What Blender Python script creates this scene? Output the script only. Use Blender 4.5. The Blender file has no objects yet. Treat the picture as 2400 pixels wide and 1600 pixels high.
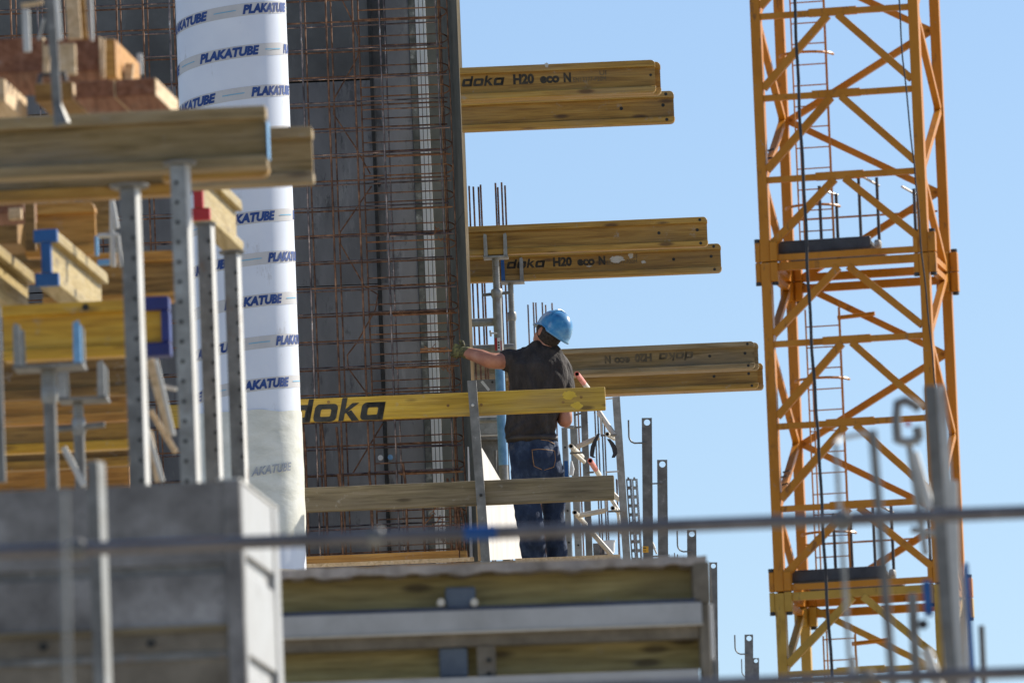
import bpy, math, random
from mathutils import Vector, Matrix, noise
random.seed(7)
rad = math.radians
sc = bpy.context.scene
COL = sc.collection

# ------------------------------------------------------------------ camera
FPX = 24000.0                    # focal length in photograph pixels (2400 wide) = 360 mm
PITCH, ROLL = rad(7.4), rad(2.25)
CAM = Vector((0, 0, 1.6))
fw = Vector((0, math.cos(PITCH), math.sin(PITCH)))
up0 = Vector((0, -math.sin(PITCH), math.cos(PITCH)))
rt0 = Vector((1, 0, 0))
CR = rt0 * math.cos(ROLL) - up0 * math.sin(ROLL)
CU = rt0 * math.sin(ROLL) + up0 * math.cos(ROLL)
cd = bpy.data.cameras.new("camera"); cam = bpy.data.objects.new("camera", cd); COL.objects.link(cam)
M = Matrix((CR, CU, -fw)).transposed().to_4x4(); M.translation = CAM
cam.matrix_world = M
cd.sensor_width = 36; cd.lens = 360; cd.clip_start = 1; cd.clip_end = 30000
cd.dof.use_dof = True; cd.dof.focus_distance = 67.5; cd.dof.aperture_fstop = 11.2
sc.camera = cam

# ------------------------------------------------------------------ world, sun, exposure
SUN_AZ, SUN_EL = rad(52), rad(34)          # azimuth from +Y towards +X
w = bpy.data.worlds.new("World"); sc.world = w; w.use_nodes = True
nt = w.node_tree; nt.nodes.clear()
sky = nt.nodes.new('ShaderNodeTexSky'); sky.sky_type = 'NISHITA'; sky.sun_disc = False
sky.sun_elevation = SUN_EL; sky.sun_rotation = SUN_AZ
sky.air_density = 1.0; sky.dust_density = 0.35; sky.ozone_density = 2.2; sky.altitude = 200
bg = nt.nodes.new('ShaderNodeBackground'); bg.inputs[1].default_value = 0.079
wo = nt.nodes.new('ShaderNodeOutputWorld')
tint = nt.nodes.new('ShaderNodeMix'); tint.data_type = 'RGBA'; tint.blend_type = 'MULTIPLY'; tint.inputs[0].default_value = 1
tint.inputs[7].default_value = (.93, .965, 1.07, 1)
nt.links.new(sky.outputs[0], tint.inputs[6]); nt.links.new(tint.outputs[2], bg.inputs[0]); nt.links.new(bg.outputs[0], wo.inputs[0])
sl = bpy.data.lights.new("sun", 'SUN'); sl.energy = 5.0; sl.angle = rad(0.5); sl.color = (1, .93, .82)
so = bpy.data.objects.new("sun", sl); COL.objects.link(so)
sd = Vector((math.sin(SUN_AZ) * math.cos(SUN_EL), math.cos(SUN_AZ) * math.cos(SUN_EL), math.sin(SUN_EL)))
so.rotation_euler = sd.to_track_quat('Z', 'Y').to_euler(); so.location = (60, 60, 80)
sc.view_settings.view_transform = 'Standard'; sc.view_settings.look = 'None'
sc.view_settings.exposure = 0.62; sc.view_settings.gamma = 1

# ------------------------------------------------------------------ geometry helpers
Z = Vector((0, 0, 1))
def RA(yaw): return Vector((math.cos(yaw), -math.sin(yaw), 0))
def NA(yaw): return Vector((math.sin(yaw), math.cos(yaw), 0))
def at(u, v, d, yaw=0.0):
    """the place seen at photograph pixel (u, v) on the upright plane d metres away"""
    q = fw * FPX + CR * (u - 1200) + CU * (800 - v)
    return CAM + q * (d / q.dot(NA(yaw)))
def proj(p):
    q = p - CAM; k = FPX / q.dot(fw)
    return 1200 + q.dot(CR) * k, 800 - q.dot(CU) * k
def run_u(p, ax, u1):
    m = CR - fw * ((u1 - 1200) / FPX); return -(p - CAM).dot(m) / ax.dot(m)
def run_v(p, ax, v1):
    m = CU - fw * ((800 - v1) / FPX); return -(p - CAM).dot(m) / ax.dot(m)

class MB:
    def __init__(s): s.v = []; s.f = []; s.sm = False
    def add(s, vs, fs):
        n = len(s.v); s.v += [Vector(a) for a in vs]; s.f += [tuple(i + n for i in f) for f in fs]; return s
    def box(s, p, yaw, x0, x1, y0, y1, z0, z1):
        a, b = RA(yaw), NA(yaw)
        return s.obox(p, a, b, Z, x0, x1, y0, y1, z0, z1)
    def obox(s, p, a, b, c, x0, x1, y0, y1, z0, z1):
        vs = [p + a * x + b * y + c * z for z in (z0, z1) for y in (y0, y1) for x in (x0, x1)]
        return s.add(vs, [(0, 2, 3, 1), (4, 5, 7, 6), (0, 1, 5, 4), (2, 6, 7, 3), (0, 4, 6, 2), (1, 3, 7, 5)])
    def ext(s, poly, p, a, c, b, w0, w1):
        """outline poly in the plane (a, c), given thickness along b"""
        n = len(poly)
        vs = [p + a * x + c * y + b * w for w in (w0, w1) for x, y in poly]
        return s.add(vs, [tuple(range(n)), tuple(reversed(range(n, 2 * n)))] +
                     [((i + 1) % n, i, n + i, n + (i + 1) % n) for i in range(n)])
    def beam(s, p0, p1, w, h, up=Z):
        """rectangular bar, w across, h along up, centred on the line"""
        d = (p1 - p0); L = d.length; d.normalize()
        a = d.cross(up)
        if a.length < 1e-4: a = d.cross(Vector((0, 1, 0)))
        a.normalize(); c = a.cross(d)
        return s.obox(p0, d, a, c, 0, L, -w / 2, w / 2, -h / 2, h / 2)
    def tube(s, pts, r, n=10, closed_ends=True, hollow=0):
        pts = [Vector(p) for p in pts]
        rs = r if isinstance(r, (list, tuple)) else [r] * len(pts)
        base = len(s.v); k = len(pts)
        t0 = (pts[1] - pts[0]).normalized()
        a = t0.cross(Z)
        if a.length < .05: a = t0.cross(Vector((0, 1, 0)))
        a.normalize()
        vs = []
        for i, p in enumerate(pts):
            t = ((pts[min(i + 1, k - 1)] - p).normalized() + (p - pts[max(i - 1, 0)]).normalized())
            if t.length < 1e-6: t = t0
            t.normalize(); a = (a - t * a.dot(t)); a.normalize(); b = t.cross(a)
            for j in range(n):
                th = 2 * math.pi * j / n
                vs.append(p + (a * math.cos(th) + b * math.sin(th)) * rs[i])
        fs = []
        for i in range(k - 1):
            for j in range(n):
                fs.append((i * n + j, i * n + (j + 1) % n, (i + 1) * n + (j + 1) % n, (i + 1) * n + j))
        if hollow:
            for i, pi in ((0, 1), (k - 1, k - 2)):
                o = len(vs); c = pts[i]; inw = (pts[pi] - c).normalized() * .12
                for j in range(n): vs.append(c + (vs[i * n + j] - c) * hollow)
                for j in range(n): vs.append(vs[o + j] + inw)
                for j in range(n):
                    j2 = (j + 1) % n
                    fs += [(i * n + j, i * n + j2, o + j2, o + j), (o + j, o + j2, o + n + j2, o + n + j)]
                fs.append(tuple(o + n + j for j in range(n)))
        elif closed_ends:
            fs.append(tuple(reversed(range(n)))); fs.append(tuple((k - 1) * n + j for j in range(n)))
        return s.add(vs, fs)
    def disc(s, c, nrm, r, t=.004, n=14):
        nrm = nrm.normalized(); return s.tube([c, c + nrm * t], r, n)
    def holed(s, p, a, c, b, w, h, hx, hy, hr, t, n=16):
        """plate w x h from corner p with one round hole at (hx, hy), thickness t along b"""
        ring = []; sq = []
        for j in range(n):
            th = 2 * math.pi * (j + .5) / n; cx, cy = math.cos(th), math.sin(th)
            ring.append((hx + hr * cx, hy + hr * cy))
            k = 1e9
            if cx > 1e-6: k = min(k, (w - hx) / cx)
            if cx < -1e-6: k = min(k, -hx / cx)
            if cy > 1e-6: k = min(k, (h - hy) / cy)
            if cy < -1e-6: k = min(k, -hy / cy)
            sq.append([hx + k * cx, hy + k * cy])
        # snap nearest to the corners
        for X, Y in ((0, 0), (w, 0), (w, h), (0, h)):
            i = min(range(n), key=lambda q: (sq[q][0] - X) ** 2 + (sq[q][1] - Y) ** 2); sq[i] = [X, Y]
        vs = []
        for q in (0, t):
            vs += [p + a * x + c * y + b * q for x, y in ring] + [p + a * x + c * y + b * q for x, y in sq]
        fs = []
        for j in range(n):
            k = (j + 1) % n
            fs += [(j, k, n + k, n + j), (2 * n + j, 3 * n + j, 3 * n + k, 2 * n + k),
                   (j, 2 * n + j, 2 * n + k, k), (n + j, n + k, 3 * n + k, 3 * n + j)]
        return s.add(vs, fs)
    def build(s, name, mat, parent=None, smooth=False, loc=None, bevel=0):
        me = bpy.data.meshes.new(name)
        if loc is None:
            loc = parent.location.copy() if parent else Vector((sum(p.x for p in s.v) / len(s.v), sum(p.y for p in s.v) / len(s.v), min(p.z for p in s.v)))
        wl = loc
        q = parent
        if parent is not None:
            wl = WL[parent.name]
        me.from_pydata([tuple(p - wl) for p in s.v], [], s.f); me.validate()
        import bmesh
        b = bmesh.new(); b.from_mesh(me); bmesh.ops.recalc_face_normals(b, faces=b.faces); b.to_mesh(me); b.free()
        if smooth:
            for p in me.polygons: p.use_smooth = True
            try: me.set_sharp_from_angle(angle=rad(38))
            except Exception: pass
        o = bpy.data.objects.new(name, me); COL.objects.link(o)
        if parent is not None: o.parent = parent
        else: o.location = loc
        WL[o.name] = wl.copy()
        me.materials.append(mat)
        if bevel:
            m = o.modifiers.new('bevel', 'BEVEL'); m.width = bevel; m.segments = 2; m.limit_method = 'ANGLE'; m.angle_limit = rad(40)
        return o
WL = {}
def tag(o, label=None, cat=None, group=None, kind=None):
    if label: o['label'] = label
    if cat: o['category'] = cat
    if group: o['group'] = group
    if kind: o['kind'] = kind
    return o
def thing(name, label, cat, loc, group=None):
    o = bpy.data.objects.new(name, None); COL.objects.link(o); o.location = loc
    o.empty_display_size = .1; WL[o.name] = Vector(loc)
    return tag(o, label, cat, group)

# ------------------------------------------------------------------ materials
def newmat(name):
    m = bpy.data.materials.new(name); m.use_nodes = True; n = m.node_tree.nodes; l = m.node_tree.links
    b = n['Principled BSDF']; return m, n, l, b
def ramp(n, stops):
    r = n.new('ShaderNodeValToRGB'); e = r.color_ramp.elements
    e[0].position, e[0].color = stops[0][0], (*stops[0][1], 1); e[1].position, e[1].color = stops[-1][0], (*stops[-1][1], 1)
    for p, c in stops[1:-1]:
        k = e.new(p); k.color = (*c, 1)
    return r
def coords(n, l, scale):
    tc = n.new('ShaderNodeTexCoord'); oi = n.new('ShaderNodeObjectInfo'); mp = n.new('ShaderNodeMapping')
    mul = n.new('ShaderNodeMath'); mul.operation = 'MULTIPLY'; mul.inputs[1].default_value = 37
    ad = n.new('ShaderNodeVectorMath'); ad.operation = 'ADD'
    l.new(oi.outputs['Random'], mul.inputs[0]); l.new(tc.outputs['Object'], ad.inputs[0]); l.new(mul.outputs[0], ad.inputs[1])
    l.new(ad.outputs[0], mp.inputs[0]); mp.inputs['Scale'].default_value = scale
    return mp, ad
def mixrgb(n, l, fac, a, b, mode='MIX'):
    x = n.new('ShaderNodeMix'); x.data_type = 'RGBA'; x.blend_type = mode
    if isinstance(fac, (int, float)): x.inputs[0].default_value = fac
    else: l.new(fac, x.inputs[0])
    for i, q in ((6, a), (7, b)):
        if isinstance(q, tuple): x.inputs[i].default_value = (*q, 1)
        else: l.new(q, x.inputs[i])
    return x.outputs[2]
def wood(name, c0, c1, c2, axis=0, rough=.6, stain=.5, knots=.6, grime=(.12, .10, .08), splash_=.55):
    m, n, l, b = newmat(name)
    s = [14, 14, 14]; s[axis] = .8
    mp, ad = coords(n, l, s)
    g = n.new('ShaderNodeTexNoise'); g.inputs['Scale'].default_value = 3.2; g.inputs['Detail'].default_value = 7; g.inputs['Roughness'].default_value = .62
    g.inputs['Distortion'].default_value = .5
    l.new(mp.outputs[0], g.inputs[0])
    r = ramp(n, [(.3, c0), (.52, c1), (.72, c2)]); l.new(g.outputs[0], r.inputs[0])
    # broad stains
    mp2 = n.new('ShaderNodeMapping'); s2 = [3, 3, 3]; s2[axis] = 1.1; mp2.inputs['Scale'].default_value = s2; l.new(ad.outputs[0], mp2.inputs[0])
    st = n.new('ShaderNodeTexNoise'); st.inputs['Scale'].default_value = 1.6; st.inputs['Detail'].default_value = 5; l.new(mp2.outputs[0], st.inputs[0])
    sr = ramp(n, [(.46, (0, 0, 0)), (.72, (stain,) * 3)]); l.new(st.outputs[0], sr.inputs[0])
    c = mixrgb(n, l, sr.outputs[0], r.outputs[0], grime)
    # knots
    mp3 = n.new('ShaderNodeMapping'); s3 = [9, 9, 9]; s3[axis] = 2.6; mp3.inputs['Scale'].default_value = s3; l.new(ad.outputs[0], mp3.inputs[0])
    vo = n.new('ShaderNodeTexVoronoi'); vo.inputs['Scale'].default_value = 1; l.new(mp3.outputs[0], vo.inputs[0])
    kr = ramp(n, [(.08, (knots,) * 3), (.17, (0, 0, 0))]); l.new(vo.outputs['Distance'], kr.inputs[0])
    c = mixrgb(n, l, kr.outputs[0], c, (c0[0] * .28, c0[1] * .22, c0[2] * .2))
    # cement dust and splashes dried on the timber
    sp1 = n.new('ShaderNodeTexNoise'); sp1.inputs['Scale'].default_value = 9; sp1.inputs['Detail'].default_value = 9; sp1.inputs['Roughness'].default_value = .75; l.new(ad.outputs[0], sp1.inputs[0])
    s1 = ramp(n, [(.60, (0, 0, 0)), (.68, (splash_,) * 3)]); l.new(sp1.outputs[0], s1.inputs[0])
    c = mixrgb(n, l, s1.outputs[0], c, (.36, .33, .28))
    mp4 = n.new('ShaderNodeMapping'); s4 = [60, 60, 60]; s4[axis] = 1.5; mp4.inputs['Scale'].default_value = s4; l.new(ad.outputs[0], mp4.inputs[0])
    ck = n.new('ShaderNodeTexNoise'); ck.inputs['Scale'].default_value = 1.5; ck.inputs['Detail'].default_value = 4; l.new(mp4.outputs[0], ck.inputs[0])
    c4 = ramp(n, [(.36, (.45, .42, .40)), (.47, (1, 1, 1))]); l.new(ck.outputs[0], c4.inputs[0]); c = mixrgb(n, l, .38, c, c4.outputs[0], 'MULTIPLY')
    l.new(c, b.inputs['Base Color'])
    rr = ramp(n, [(.3, (rough + .15,) * 3), (.7, (rough - .12,) * 3)]); l.new(g.outputs[0], rr.inputs[0]); l.new(rr.outputs[0], b.inputs['Roughness'])
    bu = n.new('ShaderNodeBump'); bu.inputs['Strength'].default_value = .35; bu.inputs['Distance'].default_value = .004
    l.new(g.outputs[0], bu.inputs['Height']); l.new(bu.outputs[0], b.inputs['Normal'])
    return m
def rough_mat(name, cols, scale=6, rough=.6, metal=0, bump=.3, detail=6, stretch=(1, 1, 1), spec=.5, bdist=.004, coat=0):
    """mottled material: cols = list of (pos, colour)"""
    m, n, l, b = newmat(name)
    mp, ad = coords(n, l, stretch)
    g = n.new('ShaderNodeTexNoise'); g.inputs['Scale'].default_value = scale; g.inputs['Detail'].default_value = detail; g.inputs['Roughness'].default_value = .65
    l.new(mp.outputs[0], g.inputs[0]); r = ramp(n, cols); l.new(g.outputs[0], r.inputs[0]); l.new(r.outputs[0], b.inputs['Base Color'])
    rr = ramp(n, [(.3, (min(1, rough + .12),) * 3), (.7, (max(.05, rough - .1),) * 3)]); l.new(g.outputs[0], rr.inputs[0]); l.new(rr.outputs[0], b.inputs['Roughness'])
    b.inputs['Metallic'].default_value = metal; b.inputs['Specular IOR Level'].default_value = spec; b.inputs['Coat Weight'].default_value = coat
    if bump:
        bu = n.new('ShaderNodeBump'); bu.inputs['Strength'].default_value = bump; bu.inputs['Distance'].default_value = bdist
        l.new(g.outputs[0], bu.inputs['Height']); l.new(bu.outputs[0], b.inputs['Normal'])
    return m

W_YEL = wood('yellow_lacquered_timber', (.22, .105, .012), (.38, .20, .024), (.48, .275, .045), 0, .5, .35, .8, (.15, .11, .06))
W_YELD = wood('yellow_timber_in_depth', (.26, .18, .05), (.42, .31, .11), (.53, .41, .17), 1, .5, .3, .5, (.2, .17, .1))
W_AGED = wood('aged_timber', (.16, .105, .035), (.29, .20, .08), (.38, .27, .13), 0, .7, .5, .7, (.20, .18, .15))
W_GREY = wood('weathered_board', (.13, .10, .05), (.235, .185, .10), (.30, .24, .15), 0, .75, .55, .6, (.12, .10, .075))
W_BRIGHT = wood('bright_yellow_timber', (.40, .20, .012), (.62, .35, .02), (.72, .45, .05), 0, .45, .25, .7, (.3, .2, .06))
W_BOARD = wood('yellow_guard_timber', (.36, .21, .012), (.52, .32, .022), (.60, .40, .045), 0, .5, .45, .8, (.40, .30, .16))
W_ORANGE = wood('orange_timber', (.32, .145, .022), (.54, .26, .045), (.64, .36, .085), 0, .6, .3, .6, (.2, .09, .04))
W_BROWN = wood('brown_timber', (.15, .075, .018), (.31, .17, .04), (.43, .25, .065), 0, .7, .5, .4, (.06, .035, .02))
W_RED = wood('red_brown_timber', (.13, .045, .02), (.25, .10, .045), (.34, .16, .09), 1, .7, .5, .4, (.08, .04, .03))
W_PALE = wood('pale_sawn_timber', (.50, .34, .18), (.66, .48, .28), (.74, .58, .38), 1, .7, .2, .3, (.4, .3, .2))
W_PLY = wood('plywood_edge', (.45, .32, .17), (.62, .46, .26), (.7, .55, .36), 2, .7, .2, .1)
STEEL = rough_mat('galvanised_steel', [(.3, (.215, .215, .20)), (.5, (.30, .30, .28)), (.72, (.41, .41, .385))], 14, .5, .35, .12)
STEEL_D = rough_mat('dull_grey_steel', [(.3, (.125, .122, .112)), (.5, (.185, .182, .168)), (.72, (.26, .255, .235))], 10, .55, .3, .1)
STEEL_L = rough_mat('pale_steel', [(.3, (.47, .465, .43)), (.5, (.56, .555, .52)), (.72, (.64, .635, .60))], 7, .55, .1, .05)
RUST = rough_mat('rusty_rebar', [(.3, (.06, .03, .02)), (.5, (.19, .09, .045)), (.7, (.44, .23, .12))], 16, .55, .25, .3)
RUSTO = rough_mat('orange_rust', [(.3, (.16, .06, .022)), (.5, (.33, .14, .05)), (.7, (.50, .27, .12))], 16, .6, .15, .3)
REBAR = rough_mat('dark_rebar', [(.36, (.06, .05, .05)), (.5, (.19, .15, .14)), (.62, (.42, .30, .24)), (.72, (.62, .58, .55))], 9, .32, .75, .3)
FORM = rough_mat('grey_form_face', [(.3, (.125, .122, .118)), (.5, (.185, .182, .178)), (.7, (.26, .255, .25))], 2.3, .45, 0, .05, 9, (1, 1, .45))
FORMB = rough_mat('brownish_form_face', [(.3, (.07, .068, .06)), (.5, (.11, .107, .096)), (.7, (.16, .155, .14))], 1.8, .5, 0, .05, 9)
GREENP = rough_mat('green_grey_panel', [(.3, (.085, .087, .068)), (.5, (.115, .118, .095)), (.7, (.15, .152, .125))], 3, .6, 0, .05, 8)
CONC = rough_mat('rough_concrete', [(.3, (.17, .15, .13)), (.5, (.34, .30, .265)), (.72, (.55, .49, .44))], 9, .85, 0, .8, 9)
CONCD = rough_mat('dark_concrete_strip', [(.4, (.06, .065, .055)), (.55, (.12, .125, .11)), (.66, (.30, .31, .28))], 11, .8, 0, .5, 9)
GREY_FORM = rough_mat('mottled_grey_panel', [(.32, (.11, .105, .10)), (.5, (.23, .222, .212)), (.66, (.42, .41, .40))], 4, .8, 0, .3, 8)
GREY_BROWN = rough_mat('brown_grey_panel', [(.3, (.10, .085, .062)), (.5, (.175, .15, .112)), (.72, (.26, .225, .17))], 7, .8, 0, .3, 8)
WHITE = rough_mat('white_paint', [(.3, (.66, .66, .64)), (.6, (.80, .80, .78))], 5, .5, 0, .05)
WHITEP = rough_mat('white_plywood', [(.3, (.66, .63, .58)), (.6, (.78, .76, .72))], 3, .6, 0, .05, 5, (6, 6, .5))
PVC = rough_mat('white_plastic_strip', [(.3, (.78, .77, .70)), (.6, (.88, .87, .80))], 4, .4, 0, .02)
CREAM = rough_mat('cream_pipe', [(.3, (.50, .46, .38)), (.6, (.68, .64, .55))], 8, .45, 0, .1)
BLUE = rough_mat('blue_paint', [(.3, (.006, .06, .22)), (.6, (.012, .105, .33))], 6, .5, 0, .1)
BLUED = rough_mat('dark_blue_plastic', [(.3, (.012, .02, .12)), (.6, (.018, .032, .19))], 6, .45, 0, .05)
BLUEL = rough_mat('light_blue_paint', [(.3, (.10, .28, .52)), (.6, (.22, .45, .70))], 12, .5, 0, .1)
REDP = rough_mat('red_paint', [(.3, (.30, .012, .014)), (.6, (.48, .02, .02))], 6, .5, 0, .1)
PINK = rough_mat('faded_red_pipe_end', [(.3, (.62, .17, .14)), (.6, (.78, .26, .20))], 8, .5, 0, .1)
BLACK = rough_mat('black_rubber', [(.3, (.012, .012, .014)), (.6, (.03, .03, .034))], 8, .5, 0, .1)
INK = rough_mat('black_print', [(.3, (.012, .014, .013)), (.6, (.03, .03, .026))], 20, .7, 0, 0)
INKM = rough_mat('worn_stencil_print', [(.35, (.02, .018, .012)), (.6, (.05, .038, .02)), (.72, (.16, .10, .035))], 22, .7, 0, 0)
INKF = rough_mat('faded_print', [(.35, (.075, .06, .035)), (.7, (.19, .14, .07))], 24, .7, 0, 0)
CRANE = rough_mat('orange_crane_paint', [(.28, (.36, .13, .006)), (.45, (.50, .19, .009)), (.75, (.57, .235, .016))], 2.5, .42, .0, .05, 9, (1, 1, .4), .3)
CRANEY = rough_mat('yellow_crane_paint', [(.28, (.36, .20, .02)), (.5, (.48, .28, .03)), (.75, (.54, .33, .045))], 2.5, .5, .0, .05, 8)
PLAT = rough_mat('dark_grey_walkway', [(.3, (.035, .037, .042)), (.6, (.06, .063, .07))], 6, .6, 0, .1)
PIPE = rough_mat('scaffold_tube_steel', [(.3, (.09, .085, .088)), (.5, (.15, .142, .145)), (.72, (.22, .21, .212))], 5, .42, .45, .1)
YSTICK = rough_mat('orange_sticker', [(.3, (.75, .36, .02)), (.6, (.85, .44, .03))], 5, .5, 0, 0)

W_YELF = wood('yellow_flange_timber', (.30, .15, .02), (.45, .25, .035), (.54, .33, .065), 0, .5, .45, .8, (.30, .25, .17))  # lighter than the web timber, imitating shade in the recessed web
W_AGEF = wood('aged_flange_timber', (.21, .145, .06), (.36, .26, .125), (.46, .35, .19), 0, .7, .4, .6, (.28, .24, .18))  # aged tone lightened for flanges, so the web looks shaded
W_OLIVE = wood('olive_form_timber', (.24, .18, .06), (.42, .33, .12), (.55, .44, .18), 0, .6, .5, .8, (.10, .08, .045))
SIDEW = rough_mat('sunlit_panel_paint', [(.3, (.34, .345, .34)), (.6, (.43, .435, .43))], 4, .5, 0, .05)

def grime(m, col, scale=6, lo=.55, hi=.66, amt=.7, stretch=(1, 1, 1), detail=9):
    """wear and dirt with a shape of its own, laid over a material's colour"""
    n, l = m.node_tree.nodes, m.node_tree.links; b = n['Principled BSDF']
    src = b.inputs['Base Color'].links[0].from_socket
    mp, ad = coords(n, l, stretch)
    g = n.new('ShaderNodeTexNoise'); g.inputs['Scale'].default_value = scale; g.inputs['Detail'].default_value = detail; g.inputs['Roughness'].default_value = .72
    l.new(mp.outputs[0], g.inputs[0]); r = ramp(n, [(lo, (0, 0, 0)), (hi, (amt,) * 3)]); l.new(g.outputs[0], r.inputs[0])
    l.new(mixrgb(n, l, r.outputs[0], src, col), b.inputs['Base Color'])
grime(FORM, (.34, .34, .32), 3, .56, .66, .6, (2.2, 2.2, .5)); grime(FORM, (.05, .05, .05), 7, .58, .64, .7, (1, 1, .35))
grime(FORMB, (.24, .23, .21), 3, .56, .66, .5, (2, 2, .5))
grime(CRANE, (.16, .07, .02), 5, .58, .66, .8, (2, 2, .6)); grime(CRANE, (.30, .25, .2), 14, .62, .67, .6)
grime(CRANEY, (.16, .09, .02), 5, .58, .66, .8, (2, 2, .6))
grime(GREY_FORM, (.05, .048, .045), 16, .60, .64, .9); grime(GREY_FORM, (.12, .075, .05), 2.5, .60, .70, .7, (1.5, 1.5, .5))
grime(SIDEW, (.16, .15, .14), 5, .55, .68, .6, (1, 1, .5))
for m_ in (STEEL, STEEL_D, STEEL_L, PIPE): grime(m_, (.20, .12, .07), 9, .60, .68, .6, (1, 1, .5)); grime(m_, (.42, .40, .37), 20, .62, .68, .7)
# ------------------------------------------------------------------ shared builders
def arc(cx, cy, r, a0, a1, n=5):
    return [(cx + r * math.cos(a0 + (a1 - a0) * i / n), cy + r * math.sin(a0 + (a1 - a0) * i / n)) for i in range(n + 1)]
def girder(p, ax, L, mat, label, group=None, h=.2, cap=None, plugs=(), plugmat=None, flange=None, r=.028, name='timber_girder', cat='timber beam'):
    """I-shaped formwork girder: p = bottom centre of its start, ax = direction"""
    b = ax.cross(Z).normalized()          # towards the camera for a girder running left to right
    t = thing(name, label, cat, p, group); fl = flange or {W_YEL: W_YELF, W_AGED: W_AGEF}.get(mat, mat)
    bot = [(0, 0)] + arc(L - r, r, r, -math.pi / 2, 0) + [(L, .04), (0, .04)]
    top = [(0, h - .04), (L, h - .04)] + arc(L - r, h - r, r, 0, math.pi / 2) + [(0, h)]
    MB().ext(bot, p, ax, Z, b, -.04, .04).build('bottom_flange', fl, t, bevel=.006)
    MB().ext(top, p, ax, Z, b, -.04, .04).build('top_flange', fl, t, bevel=.004)
    MB().ext([(0, .04), (L - .003, .04), (L - .003, h - .04), (0, h - .04)], p, ax, Z, b, -.0135, .0135).build('web', mat, t)
    for i, (x, z, r_, onf) in enumerate(plugs):
        MB().disc(p + ax * (L - x) + Z * z + b * ((.0405 if onf else .014) - .002), b, r_, .003).build('bolt_plug', plugmat or INK, t)
    if cap:
        cm, x0, x1 = cap
        for z0, z1, w in ((-.004, .044, .044), (.044, h - .044, .02), (h - .044, h + .004, .044)):
            pass
        MB().ext([(x0, -.004), (x1, -.004), (x1, .046), (x0, .046)], p, ax, Z, b, -.044, .044).add([], []).build('end_cap', cm, t)
        MB().ext([(x0, .047), (x1, .047), (x1, h - .047), (x0, h - .047)], p, ax, Z, b, -.018, .018).build('end_cap', cm, t)
        MB().ext([(x0, h - .046), (x1, h - .046), (x1, h + .004), (x0, h + .004)], p, ax, Z, b, -.044, .044).build('end_cap', cm, t)
    return t
def cross_girder(u0, vb, u1, d, yaw, mat, label, group=None, **k):
    """girder running left to right whose front bottom edge passes (u0, vb) and ends at u1"""
    q = at(u0, vb, d, yaw); L = run_u(q, RA(yaw), u1)
    h = k.pop('h', .2)
    return girder(q + NA(yaw) * .04, RA(yaw), L, mat, label, group, h=h, **k)

# lettering -----------------------------------------------------------------
def text_polys(s, bold=.02, shear=0.0):
    cu = bpy.data.curves.new('t', 'FONT'); cu.body = s; cu.size = 1; cu.offset = bold; cu.shear = shear; cu.resolution_u = 3
    o = bpy.data.objects.new('t', cu); COL.objects.link(o)
    dg = bpy.context.evaluated_depsgraph_get(); me = bpy.data.meshes.new_from_object(o.evaluated_get(dg))
    vs = [v.co.copy() for v in me.vertices]; fs = [tuple(p.vertices) for p in me.polygons]
    bpy.data.objects.remove(o); bpy.data.curves.remove(cu); bpy.data.meshes.remove(me)
    x0 = min(v.x for v in vs); x1 = max(v.x for v in vs); y0 = min(v.y for v in vs); y1 = max(v.y for v in vs)
    return [((v.x - x0) / (x1 - x0), (v.y - y0) / (y1 - y0)) for v in vs], fs
def ring_glyph(x0, y0, x1, y1, t, r, ri, holl=None, n=4):
    """rounded-rectangle ring as a strip of quads"""
    def rr(a, b, c, d, q):
        return (arc(c - q, d - q, q, 0, math.pi / 2, n) + arc(a + q, d - q, q, math.pi / 2, math.pi, n) +
                arc(a + q, b + q, q, math.pi, 1.5 * math.pi, n) + arc(c - q, b + q, q, 1.5 * math.pi, 2 * math.pi, n))
    o = rr(x0, y0, x1, y1, r); i = rr(x0 + t * 1.25, y0 + t, x1 - t * 1.25, y1 - t, ri); k = len(o)
    return o + i, [(j, (j + 1) % k, k + (j + 1) % k, k + j) for j in range(k)]
def mark_polys():
    """wide slanted four-letter maker's mark, unit height 1 (x-height .62)"""
    V = []; Fc = []
    def add(vs, fs):
        n = len(V); V.extend(vs); Fc.extend([tuple(a + n for a in f) for f in fs])
    t = .22; xh = .76
    def q(*p): add(list(p), [tuple(range(len(p)))])
    add(*ring_glyph(0, 0, 1.0, xh, t, .16, .05)); q((.78, 0), (1.0, 0), (1.0, 1), (.78, 1))
    add(*ring_glyph(1.12, 0, 2.12, xh, t, .2, .06))
    q((2.24, 0), (2.46, 0), (2.46, 1), (2.24, 1))
    q((2.46, .30), (2.52, .36), (3.02, xh), (2.72, xh), (2.46, .50))
    q((2.50, .36), (2.72, .46), (3.14, 0), (2.82, 0))
    add(*ring_glyph(3.16, 0, 4.16, xh, t, .2, .06)); q((3.94, 0), (4.16, 0), (4.16, xh), (3.94, xh)); q((3.35, xh - t), (4.16, xh - t), (4.16, xh), (3.35, xh))
    V = [((x + .22 * y) / 4.32, y) for x, y in V]
    return V, Fc
MARK = mark_polys()
def flat_print(vf, p, ax, cz, w, h, nrm, name, mat, parent, lift=.0035, flip=False):
    vs, fs = vf
    if flip: vs = [(1 - x, 1 - y) for x, y in vs]
    m = MB(); m.add([p + ax * (x * w) + cz * (y * h) + nrm * lift for x, y in vs], fs)
    me = m.build(name, mat, parent); return me

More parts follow.
